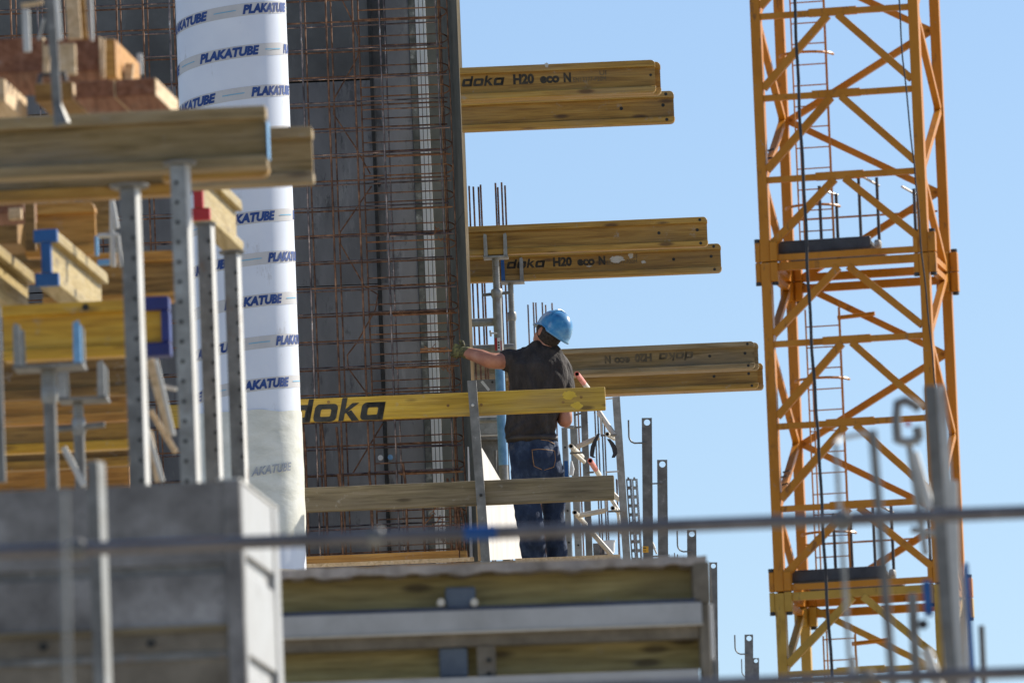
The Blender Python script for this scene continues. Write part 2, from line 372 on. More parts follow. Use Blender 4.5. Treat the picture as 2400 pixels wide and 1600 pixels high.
# ------------------------------------------------------------------ the setting
g = MB(); g.add([(-3000, -500, 0), (3000, -500, 0), (3000, 9000, 0), (-3000, 9000, 0)], [(0, 1, 2, 3)])
GR = rough_mat('pale_gravel_ground', [(.3, (.20, .18, .145)), (.5, (.33, .295, .235)), (.7, (.42, .375, .30))], .6, .95, 0, .4, 10)
tag(g.build('ground', GR, loc=Vector((0, 0, 0))), kind='structure')

YB = rad(1.0)      # the far floor is turned a little
ZD = at(1150, 1318, 66.3, YB).z          # working deck level
# working deck the worker stands on
pd = at(706, 1333, 66.25, YB)
dk = thing('working_platform', 'thin pale timber deck edge the worker stands on, beside the white tube', 'platform', pd)
Ld = run_u(pd, RA(YB), 1452)
MB().box(pd, YB, -4, Ld, 0, 3.4, -.02, 0).build('deck_boards', W_AGED, dk)
q = at(1208, 1309, 66.2, YB); e = run_u(q, RA(YB), 1453)
MB().box(q, YB, 0, e, -.02, .02, -.03, .0).build('edge_board', W_PALE, dk)
for x in (-3.2, -1.2, .6, 1.8): MB().box(pd, YB, x, x + .1, .1, 3.3, -.22, -.025).build('joist', W_YELD, dk)
MB().box(pd, YB, -4, Ld + .1, 1.6, 3.3, -.6, -.23).build('concrete_edge', CONC, dk)
bc = thing('concrete_floor', 'rough concrete building floor the wall form and starter bars stand on', 'floor slab', Vector((0, 78, ZD - .3)))
xe = at(1632, 1440, 69.6, 0).x
MB().add([], []).obox(Vector((0, 0, 0)), Vector((1, 0, 0)), Vector((0, 1, 0)), Z, -9, xe, 69.75, 78.0, ZD - .3, ZD - .002).build('floor_slab', CONC, bc)
MB().obox(Vector((0, 0, 0)), Vector((1, 0, 0)), Vector((0, 1, 0)), Z, -9, 3.2, 78.01, 92, ZD - .3, ZD - .002).build('floor_slab', CONC, bc)
for cx_, cy_ in ((-8, 71), (-4, 71), (.6, 71), (-8, 90), (-4, 90), (2.6, 90), (2.6, 80)):
    MB().obox(Vector((cx_, cy_, 0)), Vector((1, 0, 0)), Vector((0, 1, 0)), Z, -.2, .2, -.2, .2, 0, ZD - .301).build('column', CONC, bc)
# orange kicker plank
q = at(560, 1327, 66.15, YB); e = run_u(q, RA(YB), 1075)
MB().box(q, YB, 0, e, 0, .04, 0, .048).build('kicker_plank', W_ORANGE, dk)
MB().box(q, YB, 0, e + .1, -.03, .0, -.028, -.004).build('pale_batten', W_PALE, dk)
MB().box(q, YB, e + .01, e + .055, 0, .04, 0, .045).build('spacer_block', W_BROWN, dk)

# ------------------------------------------------------------------ wall formwork behind the cage
wf = thing('wall_formwork', 'dark grey wall form behind the reinforcement cage', 'formwork', at(850, 1330, 69.3, YB))
def wpanel(u0, v0, u1, v1, d, mat, name='form_panel', t=.06):
    q = at(u0, v0, d, YB); L = run_u(q, RA(YB), u1); H = run_v(q, Z, v1)
    return MB().box(q, YB, 0, L, 0, t, 0, H).build(name, mat, wf)
def uslope(u, v):  # upright line through (u at v=800) read at v
    return u + (v - 800) * math.tan(ROLL)
wpanel(uslope(-60, 1345), 1345, uslope(482, 1345), 1345 if 0 else 694, 69.3, FORM)
wpanel(uslope(482.5, 1345), 1345, uslope(888, 1345), 683, 69.3, FORM)
wpanel(uslope(-60, 1345), 690, uslope(482, 1345), 221, 69.3, FORM)
wpanel(uslope(482.5, 1345), 680, uslope(888, 1345), 204, 69.3, FORM)
wpanel(uslope(-60, 1345), 214, uslope(482, 1345), -60, 69.3, FORMB)
wpanel(uslope(482.5, 1345), 198, uslope(888, 1345), -60, 69.3, FORMB)
wpanel(uslope(889, 1345), 1345, uslope(897, 1345), -60, 69.28, INK, 'joint_rail')
wpanel(uslope(898, 1345), 1345, uslope(985, 1345), -60, 69.3, FORM)
wpanel(uslope(986, 1345), 1345, uslope(1000, 1345), -60, 69.27, CONCD, 'grout_streak')
wpanel(uslope(1001, 1345), 1345, uslope(1062, 1345), -60, 69.32, GREENP)
MB().box(at(uslope(-60, 1345), 1345, 69.37, YB), YB, 0, 3.3, 0, .02, 0, 5).build('form_backing', INK, wf)
for u, v in ((892, 1073), (915, 1072)):
    q = at(u, v, 69.2, YB); MB().disc(q, -NA(YB), .018, .03).build('tie_hole', BLUEL if u > 900 else WHITE, wf)  # bright disc colours imitate sky seen through the holes
for (u, v) in ((868, 437), (889, 434)):
    q = at(u, v, 69.24, YB); MB().disc(q, -NA(YB), .012, .03).build('tie_hole', STEEL_D if u < 880 else INK, wf)
q = at(uslope(-60, 1345), 1347, 69.3, YB); MB().box(q, YB, 0, run_u(q, RA(YB), uslope(1062, 1345)), 0, .06, ZD - q.z, 0).build('form_foot', FORM, wf)
# three white plastic strips
for du, wd in ((1002, 7), (1011, 8), (1021, 5)):
    q = at(uslope(du, 1320), 1320, 69.0, YB); H = run_v(q, Z, -40)
    MB().box(q, YB, 0, wd / 348, 0, .02, 0, H).build('plastic_strip', PVC, wf)
# stop-end board
se = thing('stop_end_panel', 'tall green grey plywood panel at the right end of the cage, with a pale edge', 'formwork', at(1100, 1320, 67.2, YB))
tp = math.tan(ROLL)
a0 = at(uslope(1054, 1320), 1320, 68.9, YB); a1 = at(uslope(1101, 1320), 1313, 67.4, YB); H = run_v(a1, Z, -60)
dr = (a1 - a0); dr.z = 0; Ls = dr.length; dr.normalize(); nb = dr.cross(Z)
a1.z = a0.z = min(a0.z, a1.z)
MB().obox(a0, dr, -nb, Z, 0, Ls - .012, 0, .02, 0, H / 2 + .38).build('panel_face', GREENP, se)
MB().obox(a0, dr, -nb, Z, 0, Ls - .012, 0, .02, H / 2 + .385, H + .3).build('panel_face', GREENP, se)
MB().obox(a0, dr, -nb, Z, Ls - .011, Ls, -.002, .018, 0, H + .3).build('pale_edge', W_PLY, se)

# ------------------------------------------------------------------ reinforcement cage
cg = thing('reinforcement_cage', 'rusty steel mesh of upright and level bars tied in front of the dark wall form', 'rebar cage', at(850, 1322, 67.9, YB))
zb = WL[cg.name].z
R1, R2 = 67.85, 68.02
cols_ = [709 + 62 * i for i in range(-12, 4)]
for i, u in enumerate(cols_):
    for k, d in enumerate((R1, R2)):
        uu = u + (11 if k else 0) + random.uniform(-1.5, 1.5)
        ub = uu + (1325 - 240) * tp
        q = at(ub, 1328, d, YB); H = run_v(q, Z, -40)
        mt = REBAR if (u > 880 and k == 0) else (RUST if random.random() < .55 else REBAR)
        MB().tube([q, q + Z * (H * .5) + RA(YB) * random.uniform(-.004, .004), q + Z * H], .0068 if not k else .0056, 6).build('upright_bar', mt, cg)
# rows
v = 60 - 62 * 1; row = 0
while v < 1325:
    for k, d in enumerate((R1, R2)):
        vv = v + (7 if k else 0) + random.uniform(-2.5, 2.5)
        q = at(-60, vv + (700 + 60) * tp, d, YB); L = run_u(q, RA(YB), 1036 + v * tp + random.uniform(-4, 6))
        mt = (REBAR, RUST, REBAR, RUST)[(row + k) % 4]
        MB().tube([q, q + RA(YB) * L], .006, 6).build('level_bar', mt, cg)
    # rusty hairpin closing the cage edge, lapping the mesh
    hv = v + random.choice((22, 27, 34, 12)); u0h = 838 + v * tp; u1h = 1030 + v * tp
    q = at(u0h, hv, R1 - .02, YB); L = run_u(q, RA(YB), u1h)
    R_, N_ = RA(YB), NA(YB)
    pts = [q, q + R_ * L]; cx = q + R_ * L
    for j in range(1, 7):
        th = math.pi * j / 6; pts.append(cx + R_ * (.045 * math.sin(th)) + N_ * (.085 * (1 - math.cos(th))) - Z * .006 * j)
    pts.append(pts[-1] - R_ * L)
    MB().tube(pts, .0048, 6).build('hairpin_bar', (RUSTO, RUST, RUST)[row % 3], cg)
    if row % 3 != 1:
        q = at(1022 + v * tp - 130, v - 6 + 3, R1 - .035, YB)
        MB().tube([q, q + R_ * run_u(q, R_, 1042 + v * tp)], .0056, 6).build('edge_link', REBAR if row % 2 else RUSTO, cg)
    v += 62; row += 1
# bundle at the right edge
for j, (u, d, m_) in enumerate(((1019, R1 - .03, REBAR), (1025, R1 + .02, RUSTO), (1029, R1 + .06, RUST), (1046, R1 + .0, RUST))):
    q = at(u + 1328 * tp, 1328, d, YB); H = run_v(q, Z, -40)
    MB().tube([q, q + Z * H], .0048, 6).build('edge_bar', m_, cg)
# lap bars at the foot
for u, vt in ((712, 985), (757, 990), (792, 1000), (796, 1110), (868, 1105), (948, 1085), (990, 1150), (1052, 1120), (1064, 1120), (1075, 1190), (1085, 1190)):
    q = at(u + (1325 - vt) * tp, 1325, R1 - .04 if u < 1040 else 67.6, YB); H = run_v(q, Z, vt)
    MB().tube([q, q + Z * (H * .8), q + Z * H + RA(YB) * (-.012)], .0085, 6).build('lap_bar', RUST, cg)
# bent spacer bars zigzagging up
zz = [[(792, -20), (832, 62), (843, 95), (838, 135), (783, 232), (782, 268), (833, 345), (868, 408)],
      [(871, 436), (798, 543), (798, 572), (855, 672), (886, 690), (880, 725), (838, 800), (814, 832), (816, 862), (860, 922)],
      [(897, 992), (868, 1040), (823, 1115)]]
for z_ in zz:
    MB().tube([at(a, b_, R2 + .06, YB) for a, b_ in z_], .0055, 6).build('spacer_bar', RUST, cg)
q = at(985, 824, 67.3, YB); MB().tube([q, q + RA(YB) * run_u(q, RA(YB), 1066)], .0065, 8).build('edge_link', RUSTO, cg)
q = at(985, 818, 67.5, YB); MB().tube([q, q + RA(YB) * run_u(q, RA(YB), 1045)], .0065, 8).build('edge_link', RUSTO, cg)
# tie wire tangles near the hand and at the foot
for j in range(26):
    c = random.choice(((1031, 822), (1038, 1180), (1030, 1215), (1045, 1268), (1032, 545), (1040, 860), (1052, 1150)))
    a = at(c[0] + random.uniform(-16, 18), c[1] + random.uniform(-14, 16), 67.6, YB)
    pts = [a]
    for k in range(4): pts.append(pts[-1] + Vector((random.uniform(-.03, .03), random.uniform(-.02, .02), random.uniform(-.035, .03))))
    MB().tube(pts, .0032, 5).build('tie_wire', RUSTO, cg)

# ------------------------------------------------------------------ printed cardboard column tube
TU = .356; TD = 65.2
pb = at(590, 1346, TD, 0)                # axis foot
pb = at(718 - 129.5, 1346, TD, 0); TH = run_v(pb, Z, -60)
m, n, l, b = newmat('white_tube_film')
tc = n.new('ShaderNodeTexCoord'); sp = n.new('ShaderNodeSeparateXYZ'); l.new(tc.outputs['Object'], sp.inputs[0])
no = n.new('ShaderNodeTexNoise'); no.inputs['Scale'].default_value = 3; no.inputs['Detail'].default_value = 8; l.new(tc.outputs['Object'], no.inputs[0])
rr_ = ramp(n, [(.3, (.70, .755, .86)), (.65, (.80, .85, .93))]); l.new(no.outputs[0], rr_.inputs[0])
l.new(rr_.outputs[0], b.inputs['Base Color']); b.inputs['Roughness'].default_value = .38
bu = n.new('ShaderNodeBump'); bu.inputs['Strength'].default_value = .12; bu.inputs['Distance'].default_value = .01; l.new(no.outputs[0], bu.inputs['Height']); l.new(bu.outputs[0], b.inputs['Normal'])
TUBEM = m; grime(TUBEM, (.45, .45, .46), 7, .60, .68, .5, (1, 1, .4))
tb = thing('cardboard_column_tube', 'tall white cardboard column former wound with blue printed tape', 'column former', pb)
def cyl_strip(pts_fn, mat, name, th0, th1, n_, r):
    """band on the tube surface: pts_fn(theta) -> (z0, z1)"""
    m_ = MB(); vs = []
    for i in range(n_ + 1):
        th = th0 + (th1 - th0) * i / n_
        z0, z1 = pts_fn(th)
        for z_ in (z0, z1): vs.append(pb + Vector((r * math.sin(th), -r * math.cos(th), z_)))
    m_.add(vs, [(2 * i, 2 * i + 2, 2 * i + 3, 2 * i + 1) for i in range(n_)])
    return m_.build(name, mat, tb, smooth=True)
MB().tube([pb + Z * (TH * i / 8) for i in range(9)], TU, 96, True).build('tube_shell', TUBEM, tb, smooth=True)
sT = FPX / (TD * 1.0)
def z_at(v, u=545):  # height on the tube front above its foot for pixel (u, v)
    q = at(u, v, TD - TU, 0); return q.z - pb.z
PITCHH = z_at(300) - z_at(397.6)
BAND = rough_mat('beige_tape', [(.3, (.52, .52, .53)), (.6, (.62, .61, .60))], 6, .45, 0, .05)
BLUEINK = rough_mat('blue_tape_print', [(.3, (.012, .045, .20)), (.6, (.02, .07, .27))], 10, .6, 0, 0)
CYAN = rough_mat('cyan_tape_line', [(.3, (.16, .42, .62)), (.6, (.2, .5, .7))], 10, .6, 0, 0)
zc0 = z_at(125, 541)                     # middle of the tape at the front of turn 0
PT = text_polys('PLAKATUBE', .06, .22)
def zh(Th): return zc0 + PITCHH * Th / (2 * math.pi)
hw = .040
for turn in range(-14, 3):
    cyl_strip(lambda th, t=turn: (zh(th + 2 * math.pi * t) - hw, zh(th + 2 * math.pi * t) + hw), BAND, 'tape_turn', -math.pi, math.pi, 60, TU + .0015) if -.2 < zh(2 * math.pi * turn) - 0 < TH + .3 and zh(2 * math.pi * turn - 3.14) > hw else None
r_i = TU + .0035; Th0 = rad(-34.5)
for k in range(-48, 10):
    s0 = Th0 + rad(102) * k
    if zh(s0) < .1 or zh(s0) > TH: continue
    if not (-125 < ((math.degrees(s0) + 32 + 180) % 360) - 180 < 125): continue
    vs = []
    for x, y in PT[0]:
        T = s0 + rad(65) * x; z_ = zh(T) + (y - .5) * .062
        vs.append(pb + Vector((r_i * math.sin(T), -r_i * math.cos(T), z_)))
    MB().add(vs, PT[1]).build('tape_lettering', BLUEINK, tb)
    vs = []
    for i in range(9):
        T = s0 + rad(72 + 23 * i / 8)
        for dz in (-.003, .003): vs.append(pb + Vector((r_i * math.sin(T), -r_i * math.cos(T), zh(T) + dz)))
    MB().add(vs, [(2 * i, 2 * i + 2, 2 * i + 3, 2 * i + 1) for i in range(8)]).build('tape_line', CYAN, tb)
# yellowed plastic wrapping round its lower part
FILM = rough_mat('yellowed_plastic_wrap', [(.3, (.64, .64, .55)), (.5, (.76, .76, .67)), (.7, (.86, .86, .78))], 5, .35, 0, .4, 5, (1, 1, 2.2), .5, .012)
zt = z_at(962); zl = z_at(1262)
mf = MB(); vs = []; nn = 96; rows_ = 26
for j in range(rows_ + 1):
    z_ = zl + (zt - zl) * j / rows_
    for i in range(nn):
        th = 2 * math.pi * i / nn
        q_ = Vector((math.sin(th) * 3, math.cos(th) * 3, z_ * 7))
        r = TU + .007 + .0035 * noise.noise(q_) + (.0015 * noise.noise(q_ * 3.1))
        vs.append(pb + Vector((r * math.sin(th), -r * math.cos(th), z_ + (.02 * noise.noise(Vector((math.sin(th) * 2, math.cos(th) * 2, j * .1))) if j in (0, rows_) else 0))))
mf.add(vs, [(j * nn + i, j * nn + (i + 1) % nn, (j + 1) * nn + (i + 1) % nn, (j + 1) * nn + i) for j in range(rows_) for i in range(nn)])
mf.build('plastic_wrap', FILM, tb, smooth=True)
# ghost of print showing through the wrap
vs = []; zz_ = z_at(1105, 640)
for x, y in text_polys('AKATUBE', .03, .28)[0]:
    T = rad(5 + 46 * x); vs.append(pb + Vector(((TU + .016) * math.sin(T), -(TU + .016) * math.cos(T), zz_ + .045 * x + (y - .5) * .055)))
MB().add(vs, text_polys('AKATUBE', .03, .28)[1]).build('tape_lettering', rough_mat('blurred_print', [(.3, (.22, .27, .36)), (.6, (.42, .44, .46))], 30, .5, 0, 0), tb)

# ------------------------------------------------------------------ cantilevered girders against the sky
gl = 'girders jutting out in pairs against the sky'
def edge_girder(u1, vb1, d, label, mat, back=None, plugs=(), u0=None, mk=None):
    # (u1, vb1): front bottom corner of the right-hand end
    q = at(u1, vb1, d, YB); R = RA(YB)
    L = -run_u(q, R, u0 or (1040 + vb1 * tp))
    t = girder(q - R * L + NA(YB) * .04, R, L, mat, label, gl, plugs=plugs)
    if back:                              # twin lying close behind, sticking out a little
        b_ = girder(q - R * L + NA(YB) * (.04 + .085), R, L + back, mat, label.replace('front', 'rear') if 'front' in label else 'rear twin of the ' + label, gl)
    return t
pl = ((.05, .18, .010, 1), (.05, .02, .010, 1), (.07, .115, .011, 0), (.33, .105, .011, 0))
NR = -NA(YB)
def printing(t, u, v, d, flip=False, faded=None, scale=1.0, small=True):
    """stencil on the web: (u, v) lower left corner of the writing"""
    R = RA(YB); q = at(u, v, d + .04 - .0135, YB); s = scale; faded = faded or INKM
    def P(x): return q + R * x * s
    items = [(MARK, 0, .262, .062, faded), (text_polys('H20', .05), .315, .127, .064, faded), (text_polys('eco', .05), .478, .118, .045, faded), (text_polys('N', .05), .622, .045, .060, faded)]
    if small: items += [(text_polys('EN13377-P20M', .0), .680, .20, .028, INKF), (text_polys('UI', .0), .842, .04, .03, INKF)]
    tot = .90
    for vf, x, w_, h_, mt in items:
        zz = .035 if vf is items[-1][0] and small else 0
        if flip: x = tot - x - w_
        p_ = P(x) + Z * (0 if not zz else zz)
        flat_print(vf, p_, R, Z, w_ * s, h_ * s, NR, 'stencil_lettering', mt, t, .002, flip)
t1 = edge_girder(1538, 216, 61.55, 'upper front girder of the highest pair, dark stencil beside the green panel', W_YEL, back=.032, u0=1080, plugs=((.03, .11, .008, 0),))
printing(t1, 1082, 204, 61.55)
edge_girder(1582, 287, 62.95, 'lower girder of the highest pair, two bolt holes near its end', W_YEL, plugs=pl, u0=1083)
t2 = edge_girder(1660, 576, 68.6, 'upper girder of the middle pair, plain web, held in a steel fork head', W_YEL, plugs=pl, u0=1060)
t3 = edge_girder(1692, 637, 70.3, 'lower girder of the middle pair, stencil and white plaster splashes on its web', W_YEL, plugs=pl, u0=1060)
printing(t3, 1187, 630, 70.3, scale=1.03)
t4 = edge_girder(1770, 862, 74.6, 'front upper girder of the lowest pair, faded upside down stencil, above the guard rail', W_AGED, back=.03, plugs=pl, u0=1080)
printing(t4, 1345, 855, 74.6, flip=True, faded=INKF, scale=.98, small=False)
t5 = edge_girder(1778, 909, 76.1, 'front lower girder of the lowest pair, greenish web touching the crane mast', W_YEL, back=.04, plugs=pl, u0=1080)
# plaster splashes (their own shape, on the web)
def blob(cx, cz, rx, rz, n=22, seed=0):
    rn = random.Random(seed)
    return [(cx + rx * math.cos(2 * math.pi * i / n) * rn.uniform(.6, 1.15), cz + rz * math.sin(2 * math.pi * i / n) * rn.uniform(.6, 1.15)) for i in range(n)]
PL = rough_mat('dried_plaster', [(.3, (.42, .39, .32)), (.6, (.60, .57, .50))], 20, .9, 0, .4)
def splash(t, u, v, d, rx, rz, seed, onf=False):
    q = at(u, v, d + (.0 if onf else .04 - .0135), YB)
    MB().ext(blob(0, 0, rx, rz, seed=seed), q, RA(YB), Z, NR, .0, .003).build('plaster_splash', PL, t)
splash(t3, 1447, 607, 70.3, .055, .026, 3); splash(t3, 1478, 598, 70.3, .018, .022, 5); splash(t3, 1508, 614, 70.3, .02, .012, 8); splash(t3, 1381, 624, 70.3, .022, .006, 9)
splash(t1, 1281, 153, 61.55, .014, .016, 11, True)

# ------------------------------------------------------------------ starter bars
gs = 'starter bars standing against the sky'
def starter(u, vt, vb, d, r=.007, ub=None, lab=None, mat=None):
    q = at((ub if ub else u + (vb - vt) * tp), vb, d, YB); q.z = ZD; H = run_v(q, Z, vt)
    m_ = MB(); m_.tube([q, q + Z * H * .5 + Vector((random.uniform(-.004, .004), 0, 0)), q + Z * H], r, 7)
    return tag(m_.build('starter_bar', mat or RUST, loc=q), lab, 'rebar', gs)
for u, vt, lab in ((1099, 436, 'leftmost of the tall starter bars above the middle girders, beside the green panel'), (1109, 437.5, 'second tall starter bar from the green panel'),
                   (1121, 438, 'shorter of two touching starter bars left of the fork head'), (1126, 433, 'taller of two touching starter bars left of the fork head'),
                   (1161, 429, 'starter bar right above the left prong of the fork head'), (1166.5, 439, 'short starter bar in the right hand cluster above the fork head'),
                   (1175.5, 427.5, 'tallest starter bar of the right hand cluster above the fork head'), (1183.5, 435, 'last starter bar on the right above the fork head')):
    starter(u, vt, 1318, 71.6, lab=lab)
for u, vt, lab in ((1237.5, 714, 'leftmost thin bar beside the blue helmet'), (1250, 708.5, 'second thin bar rising behind the blue helmet'), (1256, 709, 'third thin bar touching the second behind the blue helmet'),
                   (1271, 708.5, 'thin bar just above the front of the blue helmet'), (1279, 714.5, 'short thin bar above the blue helmet crown'), (1294, 710, 'rightmost thin bar above the blue helmet')):
    starter(u, vt, 1318, 77.5, .006, lab=lab)
# ------------------------------------------------------------------ guard rail boards and posts
DG = 66.0; R = RA(YB); N = NA(YB); sG = FPX / DG
def board(name, u0, v0, u1, d, hpx, t, mat, label, cat='guard board', u_end=None):
    q = at(u0, v0, d, YB); L = run_u(q, R, u1); h = hpx / (FPX / d) / .985
    th = thing(name, label, cat, q - Z * h)
    MB().box(q, YB, 0, L, 0, t, -h, 0).build('plank', mat, th, bevel=.009)
    return th, q, L, h
b1, q1, L1, h1 = board('guard_board', 385, 948.5, 1418, DG, 55, .035, W_BOARD, 'yellow guard board with large black lettering in front of the worker')
# large black mark; its first letter starts behind the tube
qq = at(672, 992, DG, YB)
flat_print(MARK, qq, R, Z, run_u(qq, R, 905), .152, -N, 'painted_lettering', INK, b1, .003)
ow = rough_mat('yellow_paint_smear', [(.3, (.60, .38, .02)), (.6, (.72, .5, .05))], 8, .5, 0, 0)
for (x, z, rx, rz, s) in ((1335, 925, .05, .03, 3), (1352, 950, .04, .025, 6)):
    MB().ext(blob(0, 0, rx, rz, seed=s), at(x, z, DG, YB), R, Z, -N, 0, .002).build('paint_smear', ow, b1)
for (x, z) in ((1320, 942), (1362, 930), (1050, 950), (770, 942), (1128, 948)):
    MB().disc(at(x, z, DG, YB), -N, .010, .002).build('knot', W_BROWN, b1)
b2, q2, L2, h2 = board('toe_board', 600, 1147, 1439, DG - .02, 58, .04, W_GREY, 'weathered brown guard board below the yellow one, across the worker\'s thighs')
def upost(name, ub, vb, ut, vt, d, w, label, depth=.05, mat=STEEL_D, rivets=()):
    p0 = at(ub, vb, d, YB); p1 = at(ut, vt, d, YB)
    ax = (p1 - p0); L = ax.length; ax.normalize(); r_ = (R - ax * R.dot(ax)).normalized(); nn = -r_.cross(ax).normalized()
    if nn.y < 0: nn = -nn
    t = thing(name, label, 'steel post', p0)
    MB().obox(p0, r_, nn, ax, 0, w, 0, .006, 0, L).build('front_plate', mat, t)
    m = MB(); m.obox(p0, r_, nn, ax, w - .005, w, .0065, depth, 0, L); m.build('side_flange', STEEL_L, t)  # right flange in paler steel, imitating its sunlit edge
    m = MB(); m.obox(p0, r_, nn, ax, 0, .005, .0065, depth, 0, L); m.build('side_flange', mat, t)
    for u, v, mt in rivets:
        MB().tube([at(u, v, d + .002, YB), at(u, v, d - .014, YB)], [.011, .008], 10).build('rivet', mt, t)
    return t
upost('guard_rail_post', 1128, 1318, 1095, 892, DG - .10, .058, 'grey steel post crossing both boards left of the worker', rivets=((1108, 949, STEEL_L), (1127, 1160, INK)))
upost('guard_rail_post', 1461, 1322, 1435, 930, 67.3, .05, 'grey steel post past the right ends of the boards', mat=STEEL)
upost('guard_rail_post', 1374, 1316, 1361, 964, 70.5, .047, 'grey steel strip between the worker and the clamped pipes')
# rods between the boards and the second post
for (u0, v0, u1, v1, lab) in ((1418, 935, 1437, 933, 'short thin rod from the yellow board end to the post'), (1419, 1106, 1450, 1104, 'short thin rod above the lower board end')):
    tag(MB().tube([at(u0, v0, 67.2, YB), at(u1, v1, 67.2, YB)], .005, 8).build('steel_rod', STEEL_L), lab, 'rod')
# pipes with open ends, clamped to the post
def pipe(a, b, r, mat, label, end=None, name='scaffold_pipe', grp=None, hollow=.72):
    p0 = at(*a, YB); p1 = at(*b, YB)
    t = thing(name, label, 'pipe', p0, grp)
    if end:
        k = end[0]; pm = p0 + (p1 - p0) * k
        MB().tube([p0, pm], r * 1.03, 14, hollow=hollow).build('painted_end', end[1], t, smooth=True)
        MB().tube([pm, p1], r, 14).build('pipe_body', mat, t, smooth=True)
    else:
        MB().tube([p0, p1], r, 14, hollow=hollow).build('pipe_body', mat, t, smooth=True)
    q_ = p0 + (p0 - p1).normalized() * -.115
    MB().disc(q_, (p1 - p0), r * .7, .002).build('dark_bore', INK, t)
    return t
pipe((1352, 876, 66.6), (1377, 909, 67.5), .0175, CREAM, 'short pipe with faded red end above the yellow board', (.62, PINK))
pipe((1383, 1079, 66.7), (1404, 1112, 67.6), .0175, CREAM, 'short pipe with faded pink end above the lower board', (.6, PINK))
pipe((1338, 1045, 67.1), (1364, 1070, 68.6), .017, CREAM, 'cream pipe pointing at the camera beside the worker\'s hip')
pipe((1347, 1200, 67.1), (1372, 1228, 68.4), .017, CREAM, 'cream pipe pointing at the camera beside the worker\'s knee')
pipe((1423, 1017, 67.1), (1440, 1027, 67.9), .016, CREAM, 'stubby dark mouthed pipe against the right post')
pipe((1436, 1190, 67.1), (1452, 1200, 67.9), .016, CREAM, 'lower stubby dark mouthed pipe against the right post')
def bar(a, b, w, h, mat, label, cat, name):
    p0 = at(*a, YB); p1 = at(*b, YB)
    m = MB(); m.beam(p0, p1, w, h); return tag(m.build(name, mat, loc=p0, bevel=.002), label, cat)
def rod(a, b, r, mat, label, cat='pipe', name='scaffold_pipe'):
    m = MB(); m.tube([at(*a, YB), at(*b, YB)], r, 12); return tag(m.build(name, mat, smooth=True), label, cat)
rod((1352, 1047, 67.4), (1404, 1024, 67.4), .017, CREAM, 'cream cross pipe of the upper clamp frame')
rod((1354, 1208, 67.4), (1418, 1196, 67.4), .017, CREAM, 'cream cross pipe of the lower clamp frame')
rod((1404, 966, 67.4), (1440, 1020, 67.3), .018, CREAM, 'slanting cream brace under the yellow board end')
rod((1342, 1058, 67.6), (1369, 1082, 67.8), .014, CREAM, 'short slanting brace behind the worker\'s hip')
rod((1420, 1140, 67.4), (1452, 1172, 67.4), .017, CREAM, 'upper slanting brace beside the lower board end')
rod((1432, 1168, 67.5), (1452, 1200, 67.5), .013, CREAM, 'lower slanting brace beside the lower board end')
rod((1387, 1247, 67.5), (1434, 1300, 67.5), .017, CREAM, 'long slanting cream brace near the deck')
rod((1448, 1200, 67.8), (1455, 1250, 67.8), .010, CREAM, 'thin cream stay behind the right post')
for a, b, lab in (((1336, 1062, 67.3), (1366, 1060, 67.3), 'thin clamp bolt at hip height'), ((1408, 1020, 67.2), (1446, 1018, 67.2), 'thin clamp bolt of the upper frame'), ((1426, 1198, 67.2), (1456, 1197, 67.2), 'thin clamp bolt of the lower frame'),
                  ((1375, 1107, 67.6), (1392, 1106, 67.6), 'thin clamp bolt above the lower board')):
    rod(a, b, .0065, STEEL_D, lab, 'bolt', 'clamp_bolt')
bar((1408, 975, 67.35), (1410, 1022, 67.35), .028, .014, CREAM, 'cream upright plate of the upper clamp', 'bracket', 'clamp_plate')
bar((1420, 1160, 67.35), (1421, 1198, 67.35), .028, .014, CREAM, 'cream upright plate of the lower clamp', 'bracket', 'clamp_plate')
# black straps
def strap(pts, d, w, lab):
    P_ = [at(u, v, d, YB) for u, v in pts]; m = MB(); vs = []
    for i, p in enumerate(P_):
        ww = w * (.6 + .8 * math.sin(math.pi * (i + .6) / (len(P_) + .2)))
        vs += [p - R * ww / 2, p + R * ww / 2, p + R * ww / 2 + N * .006, p - R * ww / 2 + N * .006]
    fs = [];
    for i in range(len(P_) - 1):
        for j in range(4): fs.append((4 * i + j, 4 * i + (j + 1) % 4, 4 * i + 4 + (j + 1) % 4, 4 * i + 4 + j))
    fs += [(3, 2, 1, 0), tuple(4 * len(P_) - 4 + j for j in range(4))]
    m.add(vs, fs); tag(m.build('rubber_strap', BLACK), lab, 'strap')
strap([(1403, 1016), (1396, 1030), (1390, 1045), (1388, 1058), (1387, 1068), (1393, 1072)], 67.2, .022, 'black strap hanging left of the clamp')
strap([(1426, 1028), (1434, 1038), (1440, 1050), (1442, 1062), (1437, 1072)], 67.2, .024, 'black strap hanging right of the clamp')
# dark bars beyond
gb = 'thin dark bars beyond the clamps'
for u, vt, vb, lab in ((1394, 955, 1318, 'first thin dark bar beyond the clamps'), (1401, 955, 1318, 'second thin dark bar beyond the clamps'), (1411, 990, 1318, 'third thin dark bar beyond the clamps'),
                       (1417, 990, 1318, 'fourth thin dark bar beyond the clamps'), (1355, 960, 1318, 'rust coloured bar right of the worker\'s elbow'), (1445, 1122, 1318, 'rusty bar just left of the slotted rails')):
    starter(u, vt, vb, 75.5, .006, lab=lab, mat=REBAR if u != 1355 else RUSTO)
for u, vt, lab in ((1568, 1298, 'left of three tiny bars by the third anchor plate'), (1581, 1295, 'middle of three tiny bars by the third anchor plate'), (1588, 1298, 'right of three tiny bars by the third anchor plate')):
    starter(u, vt, 1345, 76, .004, lab=lab, mat=REBAR)

